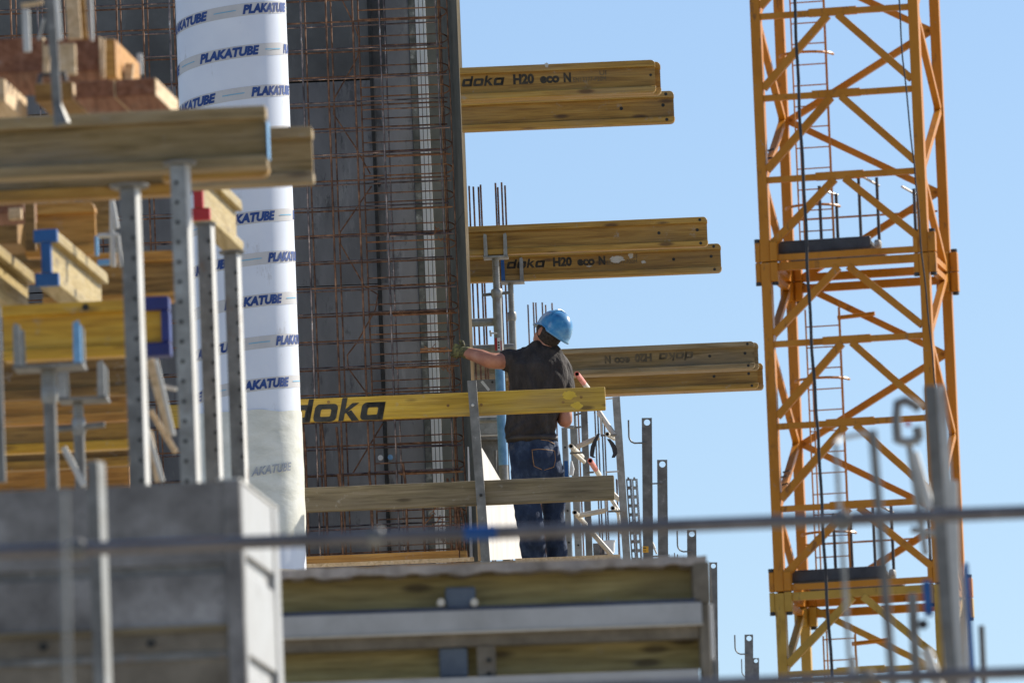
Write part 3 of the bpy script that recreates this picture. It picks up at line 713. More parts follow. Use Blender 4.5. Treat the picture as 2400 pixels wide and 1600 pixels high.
# anchor plates with round holes and bent hooks
def anchor(uL, uR, vt, vb, d, lab, hook=None, sticker=None, nub=None, mat=STEEL_D):
    p = at(uL + (vb - vt) * tp * .25, vb, d, YB); wd = (uR - uL) / (FPX / d)
    ax = (at(uL, vt, d, YB) - p).normalized(); p = p - ax * ((p.z - ZD) / ax.z); H = (at(uL, vt, d, YB) - p).length; r_ = (R - ax * R.dot(ax)).normalized()
    t = thing('anchor_plate', lab, 'steel plate', p, 'tall steel plates with a round hole')
    MB().holed(p + ax * (H - wd * .95), r_, ax, N, wd, wd * .95, wd * .52, wd * .5, wd * .31, .008).build('holed_head', mat, t)
    MB().obox(p, r_, N, ax, 0, wd, 0, .008, 0, H - wd * .95).build('plate', mat, t)
    if hook:
        uh, vt2, vh, ue = hook
        k = 14
        pts = [(uh, vt2), (uh + (vh - vt2) * tp * .5, vh - k)]
        x0, y0 = pts[-1]
        pts += [(x0 + 2, y0 + 6), (x0 + 6, y0 + 11), (x0 + 13, y0 + 14)] + [(ue, vh - (ue - x0) * .02)]
        MB().tube([at(a, b, d - .012, YB) for a, b in pts], .0055 * wd / .065, 8).build('hook_rod', mat, t, smooth=True)
    if nub:
        MB().tube([at(nub[0], nub[1], d - .01, YB), at(nub[2], nub[3], d - .01, YB)], .0055, 8).build('cross_rod', mat, t)
    if sticker:
        q = at(sticker[0], sticker[1], d, YB)
        MB().obox(q, r_, N, ax, 0, .043, -.003, -.001, 0, .045).build('sticker', YSTICK, t)
        for zz in (.010, .028): MB().obox(q, r_, N, ax, .006, .026, -.005, -.0035, zz, zz + (.008 if zz > .02 else .004)).build('sticker_print', INK, t)
    return t
anchor(1504, 1528, 979, 1345, 73.5, 'tallest holed steel plate, orange sticker near its foot', (1473, 984, 1038, 1513), (1506, 1294))
anchor(1540, 1564, 1077, 1345, 73.5, 'second holed steel plate from the left', None, None, (1526, 1133, 1552, 1132))
anchor(1610, 1632, 1241, 1360, 76.5, 'third holed steel plate, only its top clear of the grey frame', (1587, 1243, 1292, 1620))
anchor(1662, 1681, 1317, 1620, 80, 'holed steel plate half hidden behind the corner of the grey frame')
anchor(1745, 1765, 1486, 1620, 84, 'holed steel plate low beside the crane with a hook on its left', (1722, 1487, 1532, 1754))
anchor(1764, 1779, 1541, 1640, 86, 'smallest holed steel plate at the bottom edge', (1738, 1543, 1588, 1760))
MB_ = MB().tube([at(1524, 1262, 74, YB), at(1534, 1285, 74, YB)], .012, 10, hollow=.6)
tag(MB_.build('loose_pipe', CREAM), 'short pale tube poking out behind the tallest plate', 'pipe')
rod((1526, 1303, 73.4), (1560, 1302, 73.4), .006, STEEL_D, 'thin rod joining the two tall plates near their feet', 'rod', 'steel_rod')

# slotted rails
for (ub, ut, vt, lab, cm) in ((1485, 1467, 1122, 'left slotted steel rail behind the right post', STEEL_D), (1497, 1481, 1122, 'right slotted steel rail behind the right post', STEEL)):
    p = at(ub + 8, 1500, 72.5, YB); ax = (at(ut, vt, 72.5, YB) - p); H = ax.length; ax.normalize(); r_ = (R - ax * R.dot(ax)).normalized()
    t = thing('slotted_rail', lab, 'steel rail', p)
    wd = .034; nsl = 18; m = MB()
    m.obox(p, r_, N, ax, 0, .010, 0, .004, 0, H); m.obox(p, r_, N, ax, .024, wd, 0, .004, 0, H)
    for i in range(nsl + 1): m.obox(p, r_, N, ax, .0101, .0239, .0, .004, i * H / nsl - (.012 if i else 0), i * H / nsl + .012)
    m.build('slotted_web', cm, t)
    MB().obox(p, r_, N, ax, wd + .001, wd + .006, 0, .03, 0, H).build('side_flange', RUST, t)
bar((1456, 1500, 72.6), (1446, 1124, 72.6), .014, .01, RUST, 'brown upright strip between the post and the slotted rails', 'steel strip', 'steel_strip')

# ------------------------------------------------------------------ shoring tower behind the worker
def fork_prop(label, ubase, vbase, us, vcol, utb, vtb, d, stem_r, tube_r, fork, blue_prong=None, handle=True, s_=1.0, tubem=STEEL, yaw=YB, grp='adjustable fork props'):
    """fork = (left px, right px, top px): prongs above the base plate at (ubase..)"""
    Rr, Nn = RA(yaw), NA(yaw)
    foot = at(utb, vtb, d, yaw)
    if yaw == YB: foot.z = ZD
    t = thing('fork_prop', label, 'shoring prop', foot, grp)
    top = foot + Z * run_v(foot, Z, vbase)
    col = foot + Z * run_v(foot, Z, vcol)
    MB().tube([col, top], stem_r, 14).build('threaded_stem', STEEL_D if tubem is not STEEL else STEEL, t, smooth=True)
    # thread turns
    m = MB(); h_ = (top - col).length; nth = int(h_ / (.011 * s_))
    for i in range(nth): m.tube([col + Z * (i * .011 * s_), col + Z * (i * .011 * s_ + .005 * s_)], stem_r * 1.10, 14)
    if nth > 0: tag(m.build('thread', STEEL, t), kind='stuff')
    MB().tube([foot, col], tube_r, 18).build('outer_tube', tubem, t, smooth=True)
    MB().tube([col - Z * .03 * s_, col - Z * .015 * s_, col + Z * .02 * s_, col + Z * .03 * s_], [tube_r * 1.05, tube_r * 1.28, tube_r * 1.28, tube_r * 1.1], 16).build('collar', STEEL, t, smooth=True)
    if handle: MB().tube([col - Rr * .10 * s_ - Z * .006, col + Rr * .09 * s_ + Z * .004], .011 * s_, 10).build('collar_handle', STEEL_D, t, smooth=True)
    uL, uR, vT = fork
    c = top; zt = run_v(c, Z, vT)
    xl = run_u(c, Rr, uL); xr = run_u(c, Rr, uR)
    MB().obox(c, Rr, Nn, Z, xl - .004, xr + .004, -.075 * s_, .075 * s_, 0, .010 * s_).build('base_plate', STEEL if tubem is STEEL else STEEL_D, t)
    wp = .026 * s_
    for i, (x, sg) in enumerate(((xl, 1), (xr, -1))):
        for y in (-.072 * s_, .066 * s_):
            pr = [(0, .010 * s_), (sg * wp, .010 * s_), (sg * wp * .9, zt - wp * .3), (sg * wp * .2, zt), (0, zt - wp * .8)] if True else None
            mt = blue_prong[1] if blue_prong and blue_prong[0] == i and y < 0 else STEEL
            m = MB(); m.ext([(x + a, b) for a, b in pr], c, Rr, Z, Nn, y, y + .007 * s_); m.build('prong', mt, t)
            m = MB(); m.obox(c, Rr, Nn, Z, x if sg > 0 else x - .005, x + .005 if sg > 0 else x, y + .008 * s_ if y < 0 else y - .02 * s_, y + .028 * s_ if y < 0 else y - .001, .011 * s_, zt * .9); m.build('prong_rib', mt, t)
    return t
sp_ = fork_prop('fork prop carrying the upper middle girder, left of the worker', 0, 606, 0, 688, 1189, 1318, 68.66, .022, .031, (1135, 1190, 550))
fork_prop('fork prop carrying the lower middle girder, blue left prong, just behind the first', 0, 664, 0, 742, 1222, 1318, 70.36, .019, .026, (1176, 1228, 607), (0, BLUE), handle=False)
# blue painted length + sticker on the first prop belong to it
ft = WL[sp_.name]
za, zb_ = run_v(ft, Z, 1090), run_v(ft, Z, 857)
MB().tube([ft + Z * za, ft + Z * zb_], .0325, 18).build('blue_paint_band', BLUEL, sp_, smooth=True)
z1, z2 = run_v(ft, Z, 822), run_v(ft, Z, 793)
MB().obox(ft, R, N, Z, -.026, -.010, -.034, -.030, z1, z2).build('red_label', REDP, sp_)
MB().obox(ft, R, N, Z, -.009, .012, -.034, -.030, z1, z2).build('white_label', WHITE, sp_)
MB().obox(ft, R, N, Z, .012, .020, -.034, -.030, z1, z2 - .02).build('red_label', REDP, sp_)
for zz in (.012, .030, .048): MB().obox(ft, R, N, Z, -.006, .006, -.036, -.0345, z1 + zz, z1 + zz + .010).build('label_print', INK, sp_)
MB().tube([at(1148, 780, 68.5, YB), at(1165, 781, 68.5, YB)], .006, 8).build('locking_pin', STEEL_L, sp_)
MB().tube([at(1149, 774, 68.5, YB), at(1151, 788, 68.5, YB)], .008, 8).build('locking_pin', STEEL_L, sp_)
# frame rails
fr = thing('shoring_frame', 'galvanised ladder frame joining the fork props behind the worker\'s arm', 'scaffold frame', at(1180, 1318, 68.7, YB))
for (u0, v0, u1, d, r) in ((1090, 757, 1168, 68.7, .028), (1100, 818, 1166, 68.75, .026), (1180, 815, 1205, 69.5, .026), (1110, 985, 1180, 68.75, .02)):
    q = at(u0, v0, d, YB); MB().tube([q, q + R * run_u(q, R, u1)], r, 14).build('rail', STEEL, fr, smooth=True)
# pinched grey panels behind
pn = thing('stacked_form_panel', 'grey steel framed panels between the stop end board and the worker', 'formwork', at(1110, 1315, 69.6, YB))
for (u0, v0, u1, v1, d, mt, nm) in ((1105, 950, 1176, 890, 69.6, STEEL_D, 'panel_sheet'), (1108, 1150, 1180, 1032, 69.62, STEEL_D, 'panel_sheet'), (1106, 1018, 1178, 984, 69.55, STEEL, 'panel_rib'),
                                (1106, 983, 1178, 976, 69.5, STEEL_L, 'panel_rib'), (1106, 1032, 1178, 1019, 69.57, STEEL_D, 'panel_rib'), (1106, 1022, 1178, 1019.5, 69.45, STEEL_L, 'panel_rib'), (1106, 975, 1178, 951, 69.6, STEEL, 'panel_rib')):
    q = at(u0, v0, d, YB); MB().box(q, YB, 0, run_u(q, R, u1), 0, .05, 0, run_v(q, Z, v1)).build(nm, mt, pn)
MB().beam(at(1129, 893, 69.4, YB), at(1146, 914, 69.4, YB), .012, .018).build('pale_stay', STEEL_L, pn)
MB().disc(at(1154, 895, 69.58, YB), -N, .008, .004).build('drain_hole', INK, pn)
MB().tube([at(1161, 1055, 69.55, YB), at(1162, 1100, 69.55, YB)], [.012, .005], 8).build('stain_boss', STEEL_D, pn)
# white sunlit board leaning on the deck
wb = MB()
dirn = Vector((.36, .93, 0)).normalized(); base = at(1108, 1312, 67.75, YB); nr_ = dirn.cross(Z).normalized()
Lw = 1.25
poly = [(0, 0), (Lw, .0), (Lw * .80, .42), (Lw * .34, .84), (0, .98)]
Lx = run_u(base, dirn, 1232)
def wpt(u, v):  # point of the board's own plane seen at a pixel
    q_ = fw * FPX + CR * (u - 1200) + CU * (800 - v); t_ = (base - CAM).dot(nr_) / q_.dot(nr_); p_ = CAM + q_ * t_
    return ((p_ - base).dot(dirn), (p_ - base).z)
tag(MB().ext([wpt(1108, 1314), wpt(1232, 1308), wpt(1222, 1190), wpt(1172, 1122), wpt(1130, 1050), wpt(1102, 1046)], base, dirn, Z, -nr_, 0, .02).build('white_board', WHITEP, loc=base), 'large white sunlit board standing behind the worker\'s left leg', 'board')
# more galvanised uprights right of the worker
def upright(u, vt, vb, d, w, mat, lab, name='steel_upright'):
    q = at(u + (vb - vt) * tp, vb, d, YB); q.z = ZD if vb > 1300 else q.z; H = run_v(q, Z, vt)
    t = thing(name, lab, 'upright', q)
    MB().box(q, YB, 0, w, 0, .05, 0, H).build('channel', mat, t)
    MB().box(q, YB, w + .001, w + .006, .002, .05, 0, H).build('flange', STEEL_L, t)
    for k in range(int(H / .22)): MB().disc(q + R * (w * .55) + Z * (.1 + k * .22), -N, .007, .002).build('slot_hole', INK, t)
    return t
t = upright(1316, 1002, 1318, 70.2, .036, STEEL, 'galvanised upright with a blue band right of the worker\'s hip')
q = at(1325, 1117, 70.15, YB); MB().box(q, YB, -.004, .022, -.006, .0, 0, .11).build('blue_band', BLUE, t)
upright(1336, 1000, 1318, 70.4, .045, STEEL, 'perforated galvanised upright between the worker and the grey strip')
upright(1344, 960, 1100, 72.2, .012, STEEL, 'narrow toothed upright by the worker\'s elbow')
tag(MB().tube([at(1339, 1113, 70, YB), at(1341, 1098, 70, YB), at(1339, 1080, 70, YB)], [.013, .016, .006], 12).build('spray_can', WHITE, smooth=True), 'small white bottle hanging beside the worker\'s thigh', 'bottle')
rod((1325, 999, 70.0), (1345, 1001, 70.0), .012, STEEL, 'short level tube behind the worker\'s elbow')
rod((1345, 973, 70.4), (1362, 968, 70.4), .007, STEEL_D, 'thin level pin above the grey strip', 'bolt', 'clamp_bolt')
rod((1345, 1002, 70.2), (1362, 1000, 70.2), .007, STEEL_D, 'thin level pin by the grey strip', 'bolt', 'clamp_bolt')
q = at(1391, 1310, 76, YB)
tag(MB().box(q, YB, 0, .11, 0, .2, 0, .12).build('grey_box', STEEL_D), 'grey box behind the long brace near the deck', 'box')
q = at(1429, 1296, 75.5, YB)
bk = thing('bucket', 'small white bucket behind the long slanting brace', 'bucket', q)
MB().tube([q, q + Z * .085], [.036, .043], 22).build('bucket_body', WHITE, bk, smooth=True)
MB().tube([q + Z * .085, q + Z * .095], [.046, .046], 22).build('bucket_rim', WHITE, bk, smooth=True)
# ------------------------------------------------------------------ tower crane mast
DC = 100.0; YC = rad(10.1); Rc, Nc = RA(YC), NA(YC)
p_tl = at(1774, 420, DC, YC)
WM = run_u(p_tl, Rc, 2173 - 6)         # outer width of the mast
ch = .098
def lev(v): return at(1788 + (v - 420) * tp * 0 + (v - 420) * .04, v, DC, YC).z
zj = lev(614); dz = (lev(614) - lev(1386)) / 4
org = Vector((p_tl.x, p_tl.y, 0))
def cp(x, y, z): return org + Rc * x + Nc * y + Z * z
lv = {k: zj + dz * k for k in range(-6, 5)}       # 0 = joint at 614, -4 = joint at 1386
zbot, ztop = lv[-6] - .3, lv[4] + .5
mast = thing('tower_crane_mast', 'tall orange lattice crane mast on the right against the sky', 'crane mast', cp(WM / 2, WM / 2, 0))
def cmat(z): return CRANEY if z < lv[-4] else CRANE
sections = [(zbot - 0, lv[-4] - .012, CRANEY), (lv[-4] + .004, lv[0] - .004, CRANE), (lv[0] + .004, ztop, CRANE)]
corners = [(0, 0), (WM - ch, 0), (0, WM - ch), (WM - ch, WM - ch)]
for z0, z1, mt in sections:
    for x, y in corners:
        MB().obox(cp(x, y, 0), Rc, Nc, Z, 0, ch, 0, ch * (1.5 if y == 0 else 1), z0, z1).build("chord", mt, mast, bevel=.006)
MB().obox(cp(0, 0, 0), Rc, Nc, Z, 0, ch, 0, ch, 0, zbot - .01).build('chord', CRANEY, mast)
for x, y in corners[1:]: MB().obox(cp(x, y, 0), Rc, Nc, Z, 0, ch, 0, ch, 0, zbot - .01).build('chord', CRANEY, mast)
th_ = .074
def brace(a, b, mt, w=th_, nm='diagonal_brace'):
    MB().beam(a, b, w, w).build(nm, mt, mast, bevel=.004)
mid = WM * .49
for k in range(-6, 5):
    z = lv[k]; mt = CRANE if k > -4 else CRANEY
    yf = ch * .45
    if k not in (0, -4):
        MB().obox(cp(0, yf, 0), Rc, Nc, Z, ch, WM - ch, -.03, .03, z - .03, z + .03).build('level_brace', mt, mast, bevel=.004)
        MB().obox(cp(0, yf, 0), Rc, Nc, Z, mid - .24, mid + .24, -.034, .034, z - .034, z + .042).build('gusset', mt, mast)
    else:
        MB().obox(cp(0, yf, 0), Rc, Nc, Z, ch, WM - ch, -.03, .03, z + .01, z + .07).build('level_brace', CRANE, mast, bevel=.004)
        MB().obox(cp(0, yf, 0), Rc, Nc, Z, ch, WM - ch, -.03, .03, z - .09, z - .01).build('level_brace', CRANE if k == 0 else CRANEY, mast, bevel=.004)
        # back and side beams at the joint
        for dz_ in (.0, -.11):
            MB().obox(cp(0, WM - ch * .5, 0), Rc, Nc, Z, ch, WM - ch, -.03, .03, z + dz_, z + dz_ + .08).build('level_brace', CRANE, mast)
            for xx in (ch * .5, WM - ch * .5):
                MB().obox(cp(xx, 0, 0), Rc, Nc, Z, -.03, .03, ch, WM - ch, z + dz_ - .01, z + dz_ + .05).build('level_brace', CRANE, mast)
    if k > -6:
        mt2 = CRANE if k > -4 else CRANEY
        off = -.09 if k in (0, -4) else -.03
        zl = lv[k - 1]; up_ = .16 if (k - 1) in (0, -4) else .10
        for s_ in (-1, 1):
            brace(cp(mid + s_ * .05, yf, z + off), cp(ch if s_ < 0 else WM - ch, yf, zl + up_), mt2)
# back face zigzag, side zigzags
yb = WM - ch * .5
for k in range(-6, 4):
    a, b = (k % 2 == 0), None
    x0, x1 = (ch, WM - ch) if k % 2 else (WM - ch, ch)
    # nodes: back left at odd+1 levels (2,0,-2,-4), back right at odd levels
    zA, zB = lv[k], lv[k + 1]
    xl, xr = ch, WM - ch
    ev = (k % 4)
    na = xl if k % 2 == 0 else xr; nb_ = xl if (k + 1) % 2 == 0 else xr
    mt = CRANE if k >= -4 else CRANEY
    brace(cp(na, yb, zA), cp(nb_, yb, zB), mt, .066)
    for xx in (ch * .5, WM - ch * .5):
        ya = (WM - ch) if k % 2 == 0 else ch; yb2 = (WM - ch) if (k + 1) % 2 == 0 else ch
        brace(cp(xx, ya, zA), cp(xx, yb2, zB), mt, .066)
# joint sleeves with dark pin heads
for k in (0, -4):
    z = lv[k]
    for ci, (x, y) in enumerate(corners):
        for nm, (z0, z1) in (('upper', (z + .004, z + .20)), ('lower', (z - .20, z - .004))):
            mt = CRANE if (k == 0 or nm == 'upper') else CRANEY
            for (xa, xb, ya, yb_) in ((-.055, -.002, .01, ch - .01), (ch + .002, ch + .075, -.02, ch - .01), (.015, ch - .015, -.052, -.002), (.015, ch - .015, ch + .002, ch + .055)):
                if (xb < 0 or xa > ch) or ci > 1:
                    MB().obox(cp(x, y, 0), Rc, Nc, Z, xa, xb, ya, yb_, z0, z1).build('joint_sleeve', mt, mast, bevel=.008)
        for xx in (-.028, ch + .04):
            for zz in (z + .20, z - .23):
                MB().tube([cp(x + xx, y + ch * .4, zz), cp(x + xx, y + ch * .4, zz + .035)], .032, 12).build('pin_head', BLACK, mast)
    # walkway rolled plate, rails, small fittings
    MB().obox(cp(0, 0, 0), Rc, Nc, Z, ch + .05, ch + 1.0, .14, .20, z + .09, z + .22).build('walkway_edge', PLAT, mast, bevel=.02)
    MB().obox(cp(0, 0, 0), Rc, Nc, Z, ch + .05, ch + 1.0, .21, WM - ch - .05, z + .14, z + .17).build('walkway_plate', PLAT, mast)
    for (x, zh_, y) in ((.86, 1.02, .3), (1.00, .98, .6), (.70 - .27, .90, .5), (.54, .86, .9), (1.33, .86, .9)):
        MB().tube([cp(x + .12, y, z + .10), cp(x + .12, y, z + .10 + zh_ * .78)], .016, 8).build('rail_post', PLAT, mast)
    for (xa, za, xb, zb2, y) in ((1.0, .86, 1.12, .80, .45), (1.33, .80, 1.45, .74, .9), (.52, .80, .66, .77, .7)):
        MB().tube([cp(xa, y, z + za), cp(xb, y + .3, z + zb2)], .012, 6).build('rail_top', CREAM, mast)
    MB().tube([cp(ch, yb - .1, z + .62), cp(WM - ch, yb - .1, z + .62)], .011, 6).build('hand_rail', CRANE, mast)
    MB().obox(cp(0, 0, 0), Rc, Nc, Z, ch + 1.03, ch + 1.09, .15, .30, z + .10, z + .18).build('cable_clip', STEEL, mast, bevel=.02)
    MB().tube([cp(.55, WM - .3, z - .42), cp(.93, WM - .3, z - .40)], .022, 8).build('ladder_hook', CRANE, mast)
# ladder (rails, rungs, back hoops)
lad = (( .30, .62, zbot, lv[-4] - .35), (.26, .60, lv[-4] + .15, lv[0] - .35), (.24, .58, lv[0] + .15, ztop))
yl = WM - .55
for (x0, x1, z0, z1) in lad:
    for x in (x0, x1): MB().tube([cp(x, yl, z0), cp(x, yl, z1)], .0085, 6).build('ladder_rail', CRANE, mast)
    z = z0 + .08
    while z < z1:
        MB().tube([cp(x0, yl, z), cp(x1, yl, z)], .007, 6).build('ladder_rung', CRANE, mast); z += .212
    for x in ((x0 + x1) / 2 - .05, x1 + .08):
        MB().tube([cp(x, yl - .5, z0), cp(x, yl - .5, z1)], .008, 6).build('cage_bar', CRANE, mast)
    z = z0 + .5
    while z < z1:
        pts = [cp((x0 + x1) / 2 + .27 * math.cos(a_), yl - .27 - .27 * math.sin(a_) + .1, z) for a_ in [math.pi * j / 12 for j in range(13)]]
        MB().tube(pts, .014, 6).build('cage_hoop', CRANE, mast); z += 1.55
# tie wraps of black tape on two lit braces are left to the braces' own shade; cables
def cable(pts, r, lab, nm='power_cable'):
    P_ = []
    for i in range(len(pts) - 1):
        a, b = pts[i], pts[i + 1]
        for j in range(6):
            t_ = j / 6; P_.append(at(a[0] + (b[0] - a[0]) * t_ + .8 * math.sin(i * 6 + j), a[1] + (b[1] - a[1]) * t_, a[2] + (b[2] - a[2]) * t_, YC))
    P_.append(at(pts[-1][0], pts[-1][1], pts[-1][2], YC))
    tag(MB().tube(P_, r, 8).build(nm, BLACK, smooth=True), lab, 'cable')
cable([(1861, -30, 99.6), (1868, 130, 99.6), (1876, 300, 99.6), (1887, 480, 99.6), (1893, 640, 99.6), (1904, 830, 99.6), (1913, 960, 99.6), (1920, 1060, 99.6), (1929, 1240, 99.6), (1938, 1400, 99.6), (1951, 1590, 99.6), (1952, 1640, 99.6)], .016, 'thick black power cable running down the left of the crane mast')
cable([(2105, -30, 99.4), (2116, 140, 99.4), (2139, 355, 99.4), (2148, 440, 99.4), (2160, 590, 99.4), (2178, 760, 99.4), (2190, 880, 99.4), (2196, 960, 99.4), (2204, 1200, 99.4)], .008, 'thin dark cable along the right front chord of the mast')
# tape wraps round the sunlit side braces
for (u, v) in ((1800, 372), (1806, 352), (1836, 1117), (1838, 1135), (1842, 1105)):
    q = at(u, v, DC + .4, YC); (MB().beam(q - Rc * .03 - Z * .005, q + Rc * .04 + Z * .01, .05, .012).build('tape_wrap', BLACK, mast))

# ------------------------------------------------------------------ blurred railing tubes in the foreground
YN = rad(2.0)
def rail(name, pts, r, lab, band=None, couplers=()):
    q0 = at(pts[0][0], pts[0][1], pts[0][2], YN)
    t = thing(name, lab, 'railing tube', at(pts[0][0], pts[0][1], pts[0][2], YN))
    P_ = [at(u, v, d, YN) for u, v, d in pts]
    MB().tube(P_, r, 20).build('tube', PIPE, t, smooth=True)
    if band:
        a = at(band[0], band[1], pts[0][2], YN); b = at(band[2], band[3], pts[0][2], YN)
        MB().tube([a, b], r * 1.06, 20).build('blue_tape', BLUE, t, smooth=True)
    for (u, v) in couplers:
        c = at(u, v, pts[0][2], YN); MB().tube([c - RA(YN) * .018, c - RA(YN) * .012, c + RA(YN) * .012, c + RA(YN) * .018], [r * 1.15, r * 1.45, r * 1.45, r * 1.15], 18).build('coupler', STEEL_D, t, smooth=True)
    return t
DN = 22.5
def yr(u): return 1297 - 4 + (1200 - 1293) * u / 2380 + 6 * math.sin(math.pi * u / 2400) * 0
rail('railing_tube', [(-60, yr(-60), DN), (600, yr(600), DN), (1200, yr(1200), DN), (1900, yr(1900), DN), (2460, yr(2460), DN)], .0155, 'blurred grey railing tube across the whole foreground, blue tape on it', (1088, yr(1088), 1165, yr(1165)), ((880, yr(880)), (1975, yr(1975) + 4), (180, yr(180))))
rail('railing_tube', [(-60, 1668, DN), (1200, 1618, DN), (2460, 1572, DN)], .0135, 'lower blurred railing tube along the bottom right edge', None, ((2030, 1590),))
# the blurred stanchions on the right
def stanchion(name, ub, vb, ut, vt, d, w, mat, lab, parts=()):
    p0 = at(ub, vb, d, YN); p1 = at(ut, vt, d, YN); t = thing(name, lab, 'scaffold post', p0)
    MB().beam(p0, p1, w, w * .7).build('post_body', mat, t, bevel=.004)
    ax = p1 - p0
    for nm, f0, f1, dx, ww, mt in parts:
        a, b = p0 + ax * f0 + RA(YN) * dx, p0 + ax * f1 + RA(YN) * dx
        MB().beam(a - NA(YN) * .01, b - NA(YN) * .01, ww, w * .5).build(nm, mt, t)
    return t
stanchion('scaffold_post', 2096, 1640, 2045, 1008, 23.5, .030, STEEL_D, 'blurred purple grey post before the crane, second from the left')
stanchion('scaffold_post', 1997, 1640, 1958, 1036, 24.5, .017, STEEL, 'blurred thinnest post, leftmost before the crane', (('blue_sleeve', .62, .74, .0, .022, BLUEL),))
rb_ = MB().tube([at(1958, 1040, 24.5, YN), at(1972, 1026, 24.6, YN), at(2035, 1014, 24.6, YN)], .006, 8)
tag(rb_.build('bent_rod', STEEL_L, smooth=True), 'thin blurred rod joining the tops of the two left posts', 'rod')
pB = stanchion('scaffold_post', 2232, 1640, 2180, 905, 26.5, .046, STEEL_D, 'thick blurred post with a ring bracket in front of the right crane chord',
          (('pale_edge', .0, 1.0, .028, .014, STEEL_L), ('blue_sleeve', .27, .38, -.045, .044, BLUE)))
# ring bracket
def brk(pts, r, mt, nm='ring_bracket'):
    MB().tube([at(u, v, 26.3, YN) for u, v in pts], r, 10).build(nm, mt, pB, smooth=True)
brk([(2104, 1036), (2101, 990), (2103, 945), (2122, 938), (2140, 946), (2156, 958)], .0125, STEEL_D)
brk([(2104, 1030), (2125, 1036), (2156, 1030)], .012, STEEL)
brk([(2150, 1000), (2154, 1030)], .014, STEEL_D)
MB().disc(at(2128, 993, 26.2, YN), -NA(YN), .008, .01).build('red_reflector', REDP, pB)
stanchion('scaffold_post', 2170, 1300, 2131, 1044, 27, .026, STEEL, 'blurred pale stub under the ring bracket')
rod_ = lambda a, b, r, mt, lab, nm='blurred_brace': tag(MB().tube([at(*a, YN), at(*b, YN)], r, 12).build(nm, mt, smooth=True), lab, 'brace')
rod_((2140, 1060, 27), (2178, 1190, 27), .015, STEEL_L, 'blurred short diagonal beneath the ring bracket')
stanchion('scaffold_post', 2232, 1640, 2217, 1128, 28, .030, STEEL_L, 'blurred white post right behind the thick post')
stanchion('scaffold_post', 2252, 1640, 2236, 1126, 28.3, .028, STEEL_L, 'second blurred white post, pale and narrow', (('blue_band', .1, .45, -.012, .006, BLUEL),))
stanchion('scaffold_post', 2284, 1640, 2264, 1318, 28.6, .020, BLUE, 'blurred dark blue post near the right edge of the mast')
stanchion('scaffold_post', 2272, 1640, 2262, 1330, 28.8, .022, STEEL_L, 'blurred white strip between the blue post and the white posts')
stanchion('scaffold_post', 2308, 1640, 2300, 1465, 29, .026, STEEL_D, 'blurred short dark post, rightmost at the bottom')
tJ = stanchion('scaffold_post', 2150, 1640, 2138, 1390, 26.8, .036, STEEL_D, 'blurred short grey post with a black knob low at the right')
MB().tube([at(2162, 1462, 26.6, YN), at(2164, 1462, 26.4, YN)], .013, 14).build('black_knob', BLACK, tJ)
rod_((2170, 1520, 26.7), (2204, 1620, 26.7), .016, STEEL_L, 'blurred pale diagonal low at the right')
rod_((2135, 1240, 27), (2190, 1250, 27), .009, STEEL, 'blurred short level piece just below the railing')
rod_((2000, 1640, 24.6), (1998, 1540, 24.6), .010, STEEL, 'blurred stub at the foot of the thinnest post')
# ------------------------------------------------------------------ the worker
from mathutils.bvhtree import BVHTree
WD = 67.2
def B(u, v, dd=0.0): return at(u, v, WD + dd, 0)
ws = FPX / WD
def loft(m, secs, n=22):
    """secs = list of (centre, rx, ry, ax, ay)"""
    vs = []; k = len(secs)
    for c, rx, ry, ax, ay in secs:
        for j in range(n):
            t_ = 2 * math.pi * j / n; vs.append(c + ax * (rx * math.cos(t_)) + ay * (ry * math.sin(t_)))
    fs = [(i * n + j, i * n + (j + 1) % n, (i + 1) * n + (j + 1) % n, (i + 1) * n + j) for i in range(k - 1) for j in range(n)]
    fs += [tuple(reversed(range(n))), tuple((k - 1) * n + j for j in range(n))]
    return m.add(vs, fs)
def ell(m, c, rx, ry, rz, ax=Vector((1, 0, 0)), ay=Vector((0, 1, 0)), az=Z, n=18, k=10):
    secs = []
    for i in range(k + 1):
        p = -math.pi / 2 + math.pi * i / k; q_ = max(.03, math.cos(p)); secs.append((c + az * (rz * math.sin(p)), rx * q_, ry * q_, ax, ay))
    return loft(m, secs, n)
def limb(m, pts, rs, n=16):
    """smooth tapered limb through points (subdivided)"""
    P_ = [Vector(p) for p in pts]; out = []; ro = []
    for i in range(len(P_) - 1):
        a = P_[max(i - 1, 0)]; b_ = P_[i]; c = P_[i + 1]; d = P_[min(i + 2, len(P_) - 1)]
        for j in range(5):
            t_ = j / 5
            out.append(.5 * ((2 * b_) + (c - a) * t_ + (2 * a - 5 * b_ + 4 * c - d) * t_ ** 2 + (-a + 3 * b_ - 3 * c + d) * t_ ** 3)); ro.append(rs[i] + (rs[i + 1] - rs[i]) * t_)
    out.append(P_[-1]); ro.append(rs[-1])
    m.tube(out, ro, n)
    ell(m, out[0], ro[0], ro[0], ro[0], n=12, k=6); ell(m, out[-1], ro[-1], ro[-1], ro[-1], n=12, k=6)
